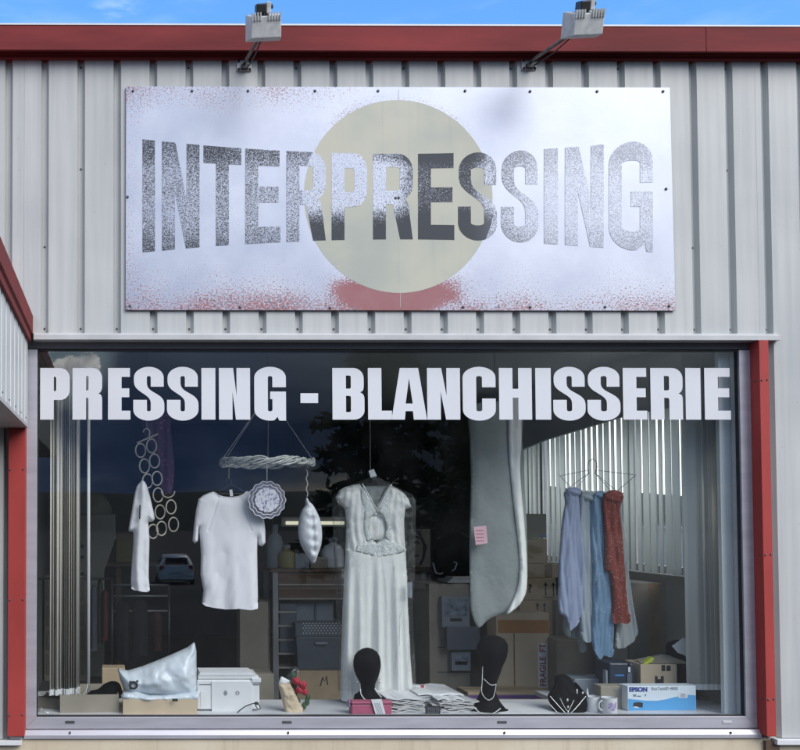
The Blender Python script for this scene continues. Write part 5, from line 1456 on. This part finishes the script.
# printer carton
YE = .20
a, b = at(628, 717, YE), at(697, 686, YE)
ep = thing('printer_carton', 'white and sky blue printed printer carton at the right end of the shelf', 'carton', ((a.x+b.x)/2, YE+.1, SZ))
Mx = Matrix.Translation((a.x, YE, 0)) @ Matrix.Rotation(math.radians(1.5), 4, 'Z') @ Matrix.Translation((-a.x, -YE, 0))
zt1 = b.z-SZ
MB().box(a.x, b.x, YE, YE+.10, SZ+.0005, b.z, Mx).build('body', M['box_white'], ep, bev=.003)
wd = b.x-a.x
wave = [(0, 0), (wd, 0), (wd, .60*zt1), (wd*.9, .62*zt1), (wd*.8, .585*zt1), (wd*.68, .53*zt1), (wd*.55, .44*zt1), (wd*.42, .385*zt1), (wd*.25, .40*zt1), (wd*.1, .44*zt1), (0, .475*zt1)]
def onface(pts, off, name, m):
    mb = MB(); mb.prism([(a.x+.003+x*(wd-.006)/wd, SZ+.004+z*.985) for x, z in pts], YE-off-.0006, YE-off)
    mb.v = [Mx @ v for v in mb.v]; return mb.build(name, m, ep)
onface(wave, .0002, 'blue_wave', M['box_blue'])
tx = text('EPSON', .036, (a.x+wd*.155, YE-.0012, SZ+zt1*.855), M['navy_ink'], ep, bold=.0022, sx=1.05, T=Mx)
text('EcoTank® 4800', .026, (a.x+wd*.54, YE-.0005, SZ+zt1*.885), M['slate_light'], ep, bold=.0008, T=Mx)
onface([(wd*.03, zt1*.76), (wd*.26, zt1*.76), (wd*.26, zt1*.775), (wd*.03, zt1*.775)], .0003, 'fine_print', M['slate_light'])
for k, (x0_, x1_, z0_, z1_) in enumerate(((.07, .12, .56, .66), (.13, .19, .55, .60), (.245, .265, .57, .66))):
    onface([(wd*x0_, zt1*z0_), (wd*x1_, zt1*z0_), (wd*x1_, zt1*z1_), (wd*x0_, zt1*z1_)], .0003, 'small_print', M['slate_light'])
onface([(wd*.745, zt1*.50), (wd*.875, zt1*.50), (wd*.875, zt1*.70), (wd*.745, zt1*.70)], .0009, 'address_label', M['paper'])
for k in range(5): onface([(wd*.77, zt1*(.53+.032*k)), (wd*(.85-.01*(k % 2)), zt1*(.53+.032*k)), (wd*.85, zt1*(.545+.032*k)), (wd*.77, zt1*(.545+.032*k))], .0017, 'label_print', M['slate_light'])
onface([(wd*.065, zt1*.14), (wd*.21, zt1*.12), (wd*.215, zt1*.30), (wd*.17, zt1*.34), (wd*.08, zt1*.32)], .0009, 'printer_picture', M['ink'])
onface([(wd*.07, zt1*.13), (wd*.15, zt1*.10), (wd*.15, zt1*.145), (wd*.08, zt1*.17)], .0017, 'picture_tray', M['paper'])
# kraft box with square prints behind it
YJ = .48
t = carton('kraft box with two black square prints behind the blue and white carton', (641, 664, 677, 700), YJ, .2, M['kraft_pale'], None, None, zb=SZ)
mb = MB()
for p in ((661.5, 665, 665, 671), (666.5, 665.5, 670.5, 671), (655, 676, 663.5, 684.5)):
    u, v = at(p[0], p[3], YJ), at(p[2], p[1], YJ); mb.box(u.x, v.x, YJ-.0018, YJ-.0006, u.z, v.z)
u, v = at(657.5, 679, YJ), at(660.5, 676, YJ)
mb.build('square_print', M['ink'], t); MB().box(u.x, v.x, YJ-.0028, YJ-.002, u.z, v.z).build('square_notch', M['kraft_pale'], t)
u = at(641, 664, YJ); bz = u.z
fl_ = MB().add([(u.x, YJ, bz), (at(677, 0, YJ).x, YJ, bz), (at(674, 0, YJ).x, YJ+.12, bz+.03), (at(660, 0, YJ).x, YJ+.12, bz+.045), (u.x+.03, YJ+.12, bz+.012)], [(0, 1, 2, 3, 4)])
fl_.add([(v.x, v.y, v.z+.003) for v in fl_.v[:5]], [(4, 3, 2, 1, 0)]); fl_.build('flap', M['kraft_grey'], t)
q = at(646, 660, YJ-.02); mb = MB(); mb.prism(pp([(640,664),(650,656.5),(652,657.5),(650,661.5),(641,665)], YJ+.03), YJ, YJ+.05)
o = mb.build('lime_folder', M['lime'], None, bev=.003); tag(o, 'lime green wedge lying on the kraft box with square prints', 'folder')
# navy device
YN = .46
t = thing('label_printer', 'dark navy desktop device with a blue stripe left of the kraft box', 'device', onshelf(621, YN))
u, v = at(609.5, 687, YN), at(633.5, 663, YN)
MB().box(u.x, v.x-.03, YN, YN+.2, SZ+.001, v.z).build('body', M['navy'], t, bev=.010)
MB().box(v.x-.029, v.x, YN-.004, YN+.2, SZ+.001, v.z-.003).build('side', M['navy'], t, bev=.006)
p, q = at(615, 676, YN), at(624, 674.5, YN); MB().box(p.x, q.x, YN-.003, YN-.0006, p.z, q.z).build('blue_stripe', M['blue'], t)
p, q = at(628, 672, YN-.004), at(630, 667, YN-.004); MB().box(p.x, q.x, YN-.008, YN-.005, p.z, q.z).build('pale_button', M['wplastic'], t)
p, q = at(627, 684, YN-.004), at(631.5, 673, YN-.004); MB().box(p.x, q.x, YN-.007, YN-.005, p.z, q.z).build('grey_panel', M['grey_plastic'], t)
MB().box(u.x-.018, u.x-.006, YN+.01, YN+.05, SZ+.001, v.z-.05).build('cable_clip', M['slate_light'], t)
# grey cartons beneath it
carton('flat pale grey box behind the small cones on the shelf', (575, 679, 611, 706), .60, .2, M['slate_light'], None, None, zb=SZ, lid=False)
t = carton('small grey printed box beside the blue and white carton', (601, 686, 629, 716), .27, .1, M['kraft_grey'], None, None, zb=SZ, lid=False)
p = at(619, 692, .27); text('ecotank\n4800', .026, (p.x, .2690, p.z), M['slate_light'], t)
carton('narrow pale box standing between the navy device and kraft box', (632, 668, 641, 690), .56, .1, M['kraft_grey'], None, None, zb=SZ, lid=False)
# black case and sheet behind the right blind
YX = .62
ck = [(667,646),(671,641),(680,640),(690,650),(694,665),(694,690),(690,700),(676,700),(672,690),(668,670)]
mb = MB(); puff(mb, pp(smooth_poly(ck, 3), YX), YX, .08, .1, .012, crumple(.01, 9, 3), 1)
o = mb.build('black_sack', M['black_velvet'], None, 1); tag(o, 'black shiny sack behind the right bunched blind', 'bag')
mb = MB().prism(pp([(672,646),(683,638),(690,640),(691,660),(684,655),(678,653)], YX-.14), YX-.142, YX-.138)
tag(mb.build('white_sheet', M['paper'], None), 'white folded sheet sticking out before the black sack', 'paper')
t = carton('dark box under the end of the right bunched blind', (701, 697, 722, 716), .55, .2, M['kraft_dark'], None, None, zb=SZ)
# ------------------------------------------------------------------ outdoors, seen through panes and in the glass
def gz(y):
    if y > -8: return 0.
    if y < -48: return -1.9
    u = (-8-y)/40; return -1.9*u*u*(3-2*u)
def asphalt_mat():
    t = NT('worn_asphalt'); v = t.obj()
    c = t.mix(t.lr(t.noise(v, .35, 4.), .3, .7), (.036, .036, .037), (.06, .059, .057))
    c = t.mix(t.ss(t.noise(v, 55., 3.), .5, .75, 0, .6), c, (.10, .098, .092))
    return t.done(t.pr(c, .9, 0., t.bump(t.noise(v, 80., 3.), .5, .01)))
M['asphalt'] = asphalt_mat()
xs_ = [-700, -250, -100, -50, -20, -8, 0, 8, 20, 50, 100, 250, 700]; ys_ = [-700, -300, -120, -70, -56, -50, -46, -42, -38, -34, -30, -26, -22, -18, -14, -11, -8, -4, 0, 10, 40, 120, 300, 700]
mb = MB(); mb.add([(x, y, gz(y)) for y in ys_ for x in xs_], [(j*13+i, j*13+i+1, (j+1)*13+i+1, (j+1)*13+i) for j in range(len(ys_)-1) for i in range(12)])
struct(mb.build('ground', M['asphalt'], None, 1, origin=(0, 0, 0)))
# painted bay lines near the parked car
mb = MB()
for i in range(5):
    x = -3+i*2.9
    mb.box(x, x+.1, -46, -41.2, gz(-43.6)+.03, gz(-43.6)+.034)
# pale yard and low wall on the right side of the shop
M['concrete'] = mat('pale_concrete', (.42, .41, .39), .85, var=.12, vs=1.5, bump=.2, bs=30)
yd = struct(MB().box(4.5, 13.2, .5, 34, -.05, .004).build('yard', M['concrete'], None))
yw = MB().box(13.2, 13.45, -2, 34, -.05, 1.25).build('yard_wall', M['concrete'], None, bev=.01)
tag(yw, 'low pale concrete wall beyond the side window of the shop', 'wall')
MB().box(13.14, 13.51, -2, 34, 1.251, 1.31).build('coping', M['concrete'], yw, bev=.008)
# hills
M['hill'] = mat('wooded_hillside', (.02, .028, .024), .95, var=.4, vs=.06, bump=.5, bs=.15)
mb = MB(); n = 240; vs = []
for j, (r_, k) in enumerate(((210, 0), (240, .45), (275, .85), (300, 1.), (340, .9))):
    for i in range(n):
        a_ = 2*PI*i/n; h = 8.5+6.5*noise.noise((math.cos(a_)*2.2, math.sin(a_)*2.2, 3))+3*noise.noise((math.cos(a_)*8, math.sin(a_)*8, 9))+1.2*noise.noise((math.cos(a_)*40, math.sin(a_)*40, 9))
        vs.append((r_*math.cos(a_), r_*math.sin(a_), -2.2+(h+2.2)*k))
mb.add(vs, [(j*n+i, j*n+(i+1) % n, (j+1)*n+(i+1) % n, (j+1)*n+i) for j in range(4) for i in range(n)])
struct(mb.build('hills', M['hill'], None, 1, origin=(0, 0, 0)))
def leaf_mat(name, col):
    t = NT(name); oi = t.n('ObjectInfo').outputs['Random']; v = t.obj()
    c = t.mix(t.lr(t.noise(v, 1.3, 3.), .3, .7), [q*.55 for q in col], [q*1.5 for q in col])
    return t.done(t.mixs(.2, t.pr(c, .7), t.n('BsdfTranslucent', {'Color': tuple(col)+(1,)}).outputs[0]))
M['needle'] = leaf_mat('dark_conifer_needles', (.03, .05, .03)); M['foliage'] = leaf_mat('green_foliage', (.06, .09, .035))
M['bark'] = mat('tree_bark', (.08, .06, .045), .9, var=.3, vs=8, bump=.5, bs=20)
def tree(label, x, y, h, conifer, seed, rad):
    rng = random.Random(seed); z0 = gz(y)-.05
    t = thing('conifer_tree' if conifer else 'broadleaf_tree', label, 'tree', (x, y, z0), 'trees across the parking lot')
    tr = MB(); tr.tube([(x+.1*math.sin(i), y, z0+h*(.95 if conifer else .6)*i/6) for i in range(7)], [.22*(1-i/8) for i in range(7)], 8)
    L = MB()
    tips = []
    for k in range(46 if conifer else 26):
        if conifer:
            q = .10+.88*(k/46); zz = z0+h*q; ln = rad*(1-q)**.8*rng.uniform(.7, 1.15)+.15; a_ = k*2.4+rng.uniform(-.3, .3); dz = -.15*ln
            st = Vector((x, y, zz))
        else:
            q = rng.uniform(.28, .6); zz = z0+h*q; a_ = rng.uniform(0, 6.3); el = rng.uniform(.1, 1.2); ln = rad*rng.uniform(.6, 1.05); st = Vector((x, y, zz)); dz = ln*math.sin(el)*1.2; ln *= math.cos(el)
        e = st+Vector((ln*math.cos(a_), ln*math.sin(a_), dz))
        tr.tube([tuple(st), tuple(st.lerp(e, .5)+Vector((0, 0, .1))), tuple(e)], [.05, .035, .015], 5)
        for i in range(95 if conifer else 240):
            u = rng.uniform(.15, 1.05); c = st.lerp(e, u); sp_ = (.28 if conifer else .85)*(1.1-.5*u)
            c += Vector((rng.gauss(0, sp_), rng.gauss(0, sp_), rng.gauss(0, sp_*.6)))
            d1 = Vector((rng.gauss(0, 1), rng.gauss(0, 1), rng.gauss(0, .7))).normalized(); d2 = d1.orthogonal().normalized()
            s_ = rng.uniform(.14, .30)
            L.add([c-d1*s_, c+d2*s_*.4, c+d1*s_, c-d2*s_*.4], [(0, 1, 2, 3)])
    tr.build('trunk', M['bark'], t); L.build('crown', M['needle'] if conifer else M['foliage'], t)
tree('tall dark conifer mirrored in the middle of the shop window', 8.3, -25, 9.6, True, 1, 3.0)
tree('smaller dark conifer mirrored just right of the window middle', 12.6, -29, 7.0, True, 2, 2.4)
# parked car
M['car'] = mat('silver_white_car_paint', (.82, .83, .84), .25, .1, var=.02)
M['car_glass'] = mat('dark_car_glass', (.015, .018, .02), .06)
M['tyre'] = mat('tyre_rubber', (.015, .015, .015), .8); M['tail'] = mat('red_lamp_lens', (.35, .02, .015), .25); M['hub'] = mat('alloy_rim', (.4, .4, .42), .35, .7)
cxx, cyy = (174-VX)/F*49.7, -43.7
zg = gz(cyy)
car = thing('parked_car', 'white hatchback parked across the lot, mirrored in the shop window', 'car', (cxx, cyy, zg))
# body sections along y (rear faces the shop): (y, half width, bottom, waist, roof half width, roof)
sec = [(2.02,.70,.42,.78,.55,.80),(1.95,.80,.30,.86,.62,.90),(1.88,.84,.26,.94,.64,1.0),(1.6,.86,.24,.98,.62,1.36),(1.2,.87,.24,.98,.60,1.46),(.3,.87,.24,.96,.60,1.49),(-.4,.87,.24,.94,.58,1.44),(-1.1,.87,.24,.92,.62,1.0),(-1.7,.84,.26,.84,.6,.88),(-2.0,.74,.34,.66,.5,.68)]
mb = MB(); vs = []
for y, hw, bt, ws_, rw, rf_ in sec:
    half = [(0, bt), (hw*.9, bt), (hw, bt+.12), (hw, (bt+ws_)/2), (hw*.97, ws_), (rw+.02, rf_-.05), (rw-.06, rf_), (0, rf_+.015)]
    ring_ = half + [(-a_, b_) for a_, b_ in reversed(half[1:-1])]
    vs += [(cxx+a_, cyy+y, zg+b_) for a_, b_ in ring_]
n = 14
mb.add(vs, [(j*n+i, j*n+(i+1) % n, (j+1)*n+(i+1) % n, (j+1)*n+i) for j in range(len(sec)-1) for i in range(n)] + [tuple(range(n)), tuple(range((len(sec)-1)*n, len(sec)*n))])
mb.build('body', M['car'], car, .7)
def quad(pts, off, name, m):
    q = MB(); P = [Vector((cxx+a_, cyy+b_, zg+c_)) for a_, b_, c_ in pts]; nn = (P[1]-P[0]).cross(P[2]-P[0]).normalized()
    if nn.dot(P[0]-Vector((cxx, cyy, zg+.8))) < 0: nn = -nn
    q.add([p+nn*off for p in P]+[p+nn*(off-.02) for p in P], [(0, 1, 2, 3), (7, 6, 5, 4)]+[(i, (i+1) % 4, 4+(i+1) % 4, 4+i) for i in range(4)]); return q.build(name, m, car)
quad([(-.56, 1.86, 1.03), (.56, 1.86, 1.03), (.50, 1.60, 1.34), (-.50, 1.60, 1.34)], .02, 'rear_window', M['car_glass'])
quad([(-.52, -.52, 1.38), (.52, -.52, 1.38), (.58, -1.04, 1.04), (-.58, -1.04, 1.04)], .02, 'windscreen', M['car_glass'])
for sx in (-1, 1):
    quad([(sx*.83, 1.45, 1.0), (sx*.83, -.85, .97), (sx*.62, -.35, 1.38), (sx*.63, 1.3, 1.38)], .012, 'side_window', M['car_glass'])
    MB().box(cxx+sx*.70-.10, cxx+sx*.70+.10, cyy+1.89, cyy+1.975, zg+.72, zg+1.0).build('tail_lamp', M['tail'], car, bev=.02)
    for yy in (1.3, -1.3):
        wh = MB(); wh.tube([(cxx+sx*.70, cyy+yy, zg+.31), (cxx+sx*.88, cyy+yy, zg+.31)], .31, 24); w_ = wh.build('wheel', M['tyre'], car, .6)
        rm = MB(); rm.tube([(cxx+sx*.881, cyy+yy, zg+.31), (cxx+sx*.89, cyy+yy, zg+.31)], .19, 16); rm.build('rim', M['hub'], w_)
MB().box(cxx-.80, cxx+.80, cyy+1.9, cyy+2.06, zg+.32, zg+.56).build('bumper', M['car'], car, bev=.03)
MB().box(cxx-.26, cxx+.26, cyy+2.061, cyy+2.068, zg+.60, zg+.71).build('number_plate', M['paper'], car)
# ------------------------------------------------------------------ light
ELEV, AZ = math.radians(38), math.radians(180-36)           # veiled sun in front, from the right
sd = Vector((math.sin(AZ)*math.cos(ELEV), math.cos(AZ)*math.cos(ELEV), math.sin(ELEV)))
sun = bpy.data.objects.new('sun', bpy.data.lights.new('sun', 'SUN')); COL.objects.link(sun)
sun.data.energy = 1.2; sun.data.angle = math.radians(42); sun.data.color = (1, .97, .93)
sun.rotation_euler = sd.to_track_quat('Z', 'Y').to_euler(); sun.location = (0, 0, 20)
wd_ = bpy.data.worlds.new('World'); sc.world = wd_; wd_.use_nodes = True
nt = wd_.node_tree; nt.nodes.clear()
class WN(NT):
    def __init__(s, tree): s.t = tree
t = WN(nt)
sky = t.n('TexSky', sky_type='NISHITA', sun_disc=False, sun_elevation=ELEV, sun_rotation=AZ, altitude=100., air_density=1.0, dust_density=.6, ozone_density=1.6)
dirv = t.n('TexCoord').outputs['Generated']
xyz = t.n('SeparateXYZ', {0: dirv}).outputs
# high broken cloud, bright; and a dark blue bank low in the half of the sky the shop faces
nz = t.noise(t.scaled(dirv, (1, 1, 2.6)), 2.3, 6., .58)
def around(px, py, s0, s1):
    d = Vector(((px-VX)/F, -1, (VY-py)/F)).normalized()
    dt = t.n('VectorMath', {0: dirv, 1: tuple(d)}, operation='DOT_PRODUCT').outputs['Value']
    return t.ss(dt, math.cos(math.radians(s1)), math.cos(math.radians(s0)))
front = t.ss(xyz[1], .05, -.5)
low = t.ss(xyz[2], .30, .16)
bank = t.math('MULTIPLY', t.math('MULTIPLY', front, low), t.ss(t.noise(t.scaled(dirv, (1, 1, 2.)), 3.1, 5.), .30, .55, .55, 1.))
hz = t.ss(xyz[2], .035, .06, 0, 1)
gap = around(62, 352, 1.6, 3.6)
bank = t.math('MULTIPLY', bank, t.math('SUBTRACT', 1., t.math('MULTIPLY', gap, .9)))
tint = t.mix(t.ss(xyz[1], .48, .80), (1.0, .97, .92), (.60, 1.03, 1.40))
skc = t.n('VectorMath', {0: sky.outputs[0], 1: tint}, operation='MULTIPLY').outputs[0]
c1 = t.mix(bank, skc, t.mix(t.ss(xyz[0], .10, .30), t.mix(t.lr(t.noise(t.scaled(dirv, (1, 1, 2.6)), 7., 6.), .35, .65), (.30, .62, 1.55), (.75, 1.25, 2.5)), (.34, .46, .70)))
cl = t.ss(t.math('ADD', nz, t.lr(xyz[1], -.3, .3, .05, -.20)), .52, .70, 0, .85)
cl = t.math('MULTIPLY', cl, t.math('SUBTRACT', 1., t.math('MULTIPLY', front, low)))
cl = t.math('MULTIPLY', cl, t.ss(xyz[2], .22, .40))
cl = t.math('MAXIMUM', cl, t.math('MULTIPLY', t.math('MULTIPLY', t.ss(xyz[1], -.05, .25), t.math('MULTIPLY', t.ss(xyz[2], .38, .25), t.ss(xyz[0], .22, .45))), t.ss(t.noise(t.scaled(dirv, (1, 1, 2.)), 4., 4.), .25, .55, .55, .95)))
c2 = t.mix(cl, c1, (10.3, 10.3, 10.4))
puffn = t.noise(t.scaled(dirv, (1, 1, 1.5)), 26., 5., .6)
def cloud(px, py, s0, s1, th):
    return t.ss(t.math('ADD', t.math('MULTIPLY', around(px, py, s0, s1), .42), t.math('MULTIPLY', puffn, 1.2)), th, th+.07)
pc = t.math('MAXIMUM', cloud(58, 369, .3, 2.0, .90), cloud(86, 364, .2, 1.4, .93))
pc = t.math('MULTIPLY', pc, t.ss(xyz[2], .132, .140))
bd = Vector(((122-VX)/F, 1, (VY-17)/F)).normalized()
bdot = t.n('VectorMath', {0: dirv, 1: tuple(bd)}, operation='DOT_PRODUCT').outputs['Value']
wisp = t.math('MULTIPLY', t.ss(bdot, math.cos(math.radians(2.2)), math.cos(math.radians(.3))), t.ss(t.noise(t.scaled(dirv, (1, 1, 3.)), 22., 5.), .42, .66))
wisp = t.math('ADD', t.math('MULTIPLY', wisp, .16), t.math('MULTIPLY', t.math('MULTIPLY', t.ss(xyz[1], .3, .7), t.ss(t.noise(t.scaled(dirv, (1, 1, 4.)), 7., 5.), .5, .75)), .07))
c2 = t.mix(wisp, c2, (7., 7.6, 8.2))
c3 = t.mix(pc, c2, t.mix(t.lr(t.noise(dirv, 45., 4.), .35, .65), (6, 6.4, 7.2), (17, 17, 17)))
sol = t.n('Background', {'Color': c3, 'Strength': .10})
o = t.n('OutputWorld', {'Surface': sol.outputs[0]})
# ------------------------------------------------------------------ render settings
sc.view_settings.view_transform = 'Standard'; sc.view_settings.look = 'None'; sc.view_settings.gamma = 1
sc.view_settings.exposure = 1.16; sc.view_settings.use_curve_mapping = False
sc.render.engine = 'CYCLES'
cy = sc.cycles
cy.use_denoising = True; cy.max_bounces = 8; cy.diffuse_bounces = 5; cy.glossy_bounces = 4; cy.transparent_max_bounces = 16; cy.transmission_bounces = 4
cy.caustics_reflective = False; cy.caustics_refractive = False; cy.sample_clamp_indirect = 6.; cy.blur_glossy = .5
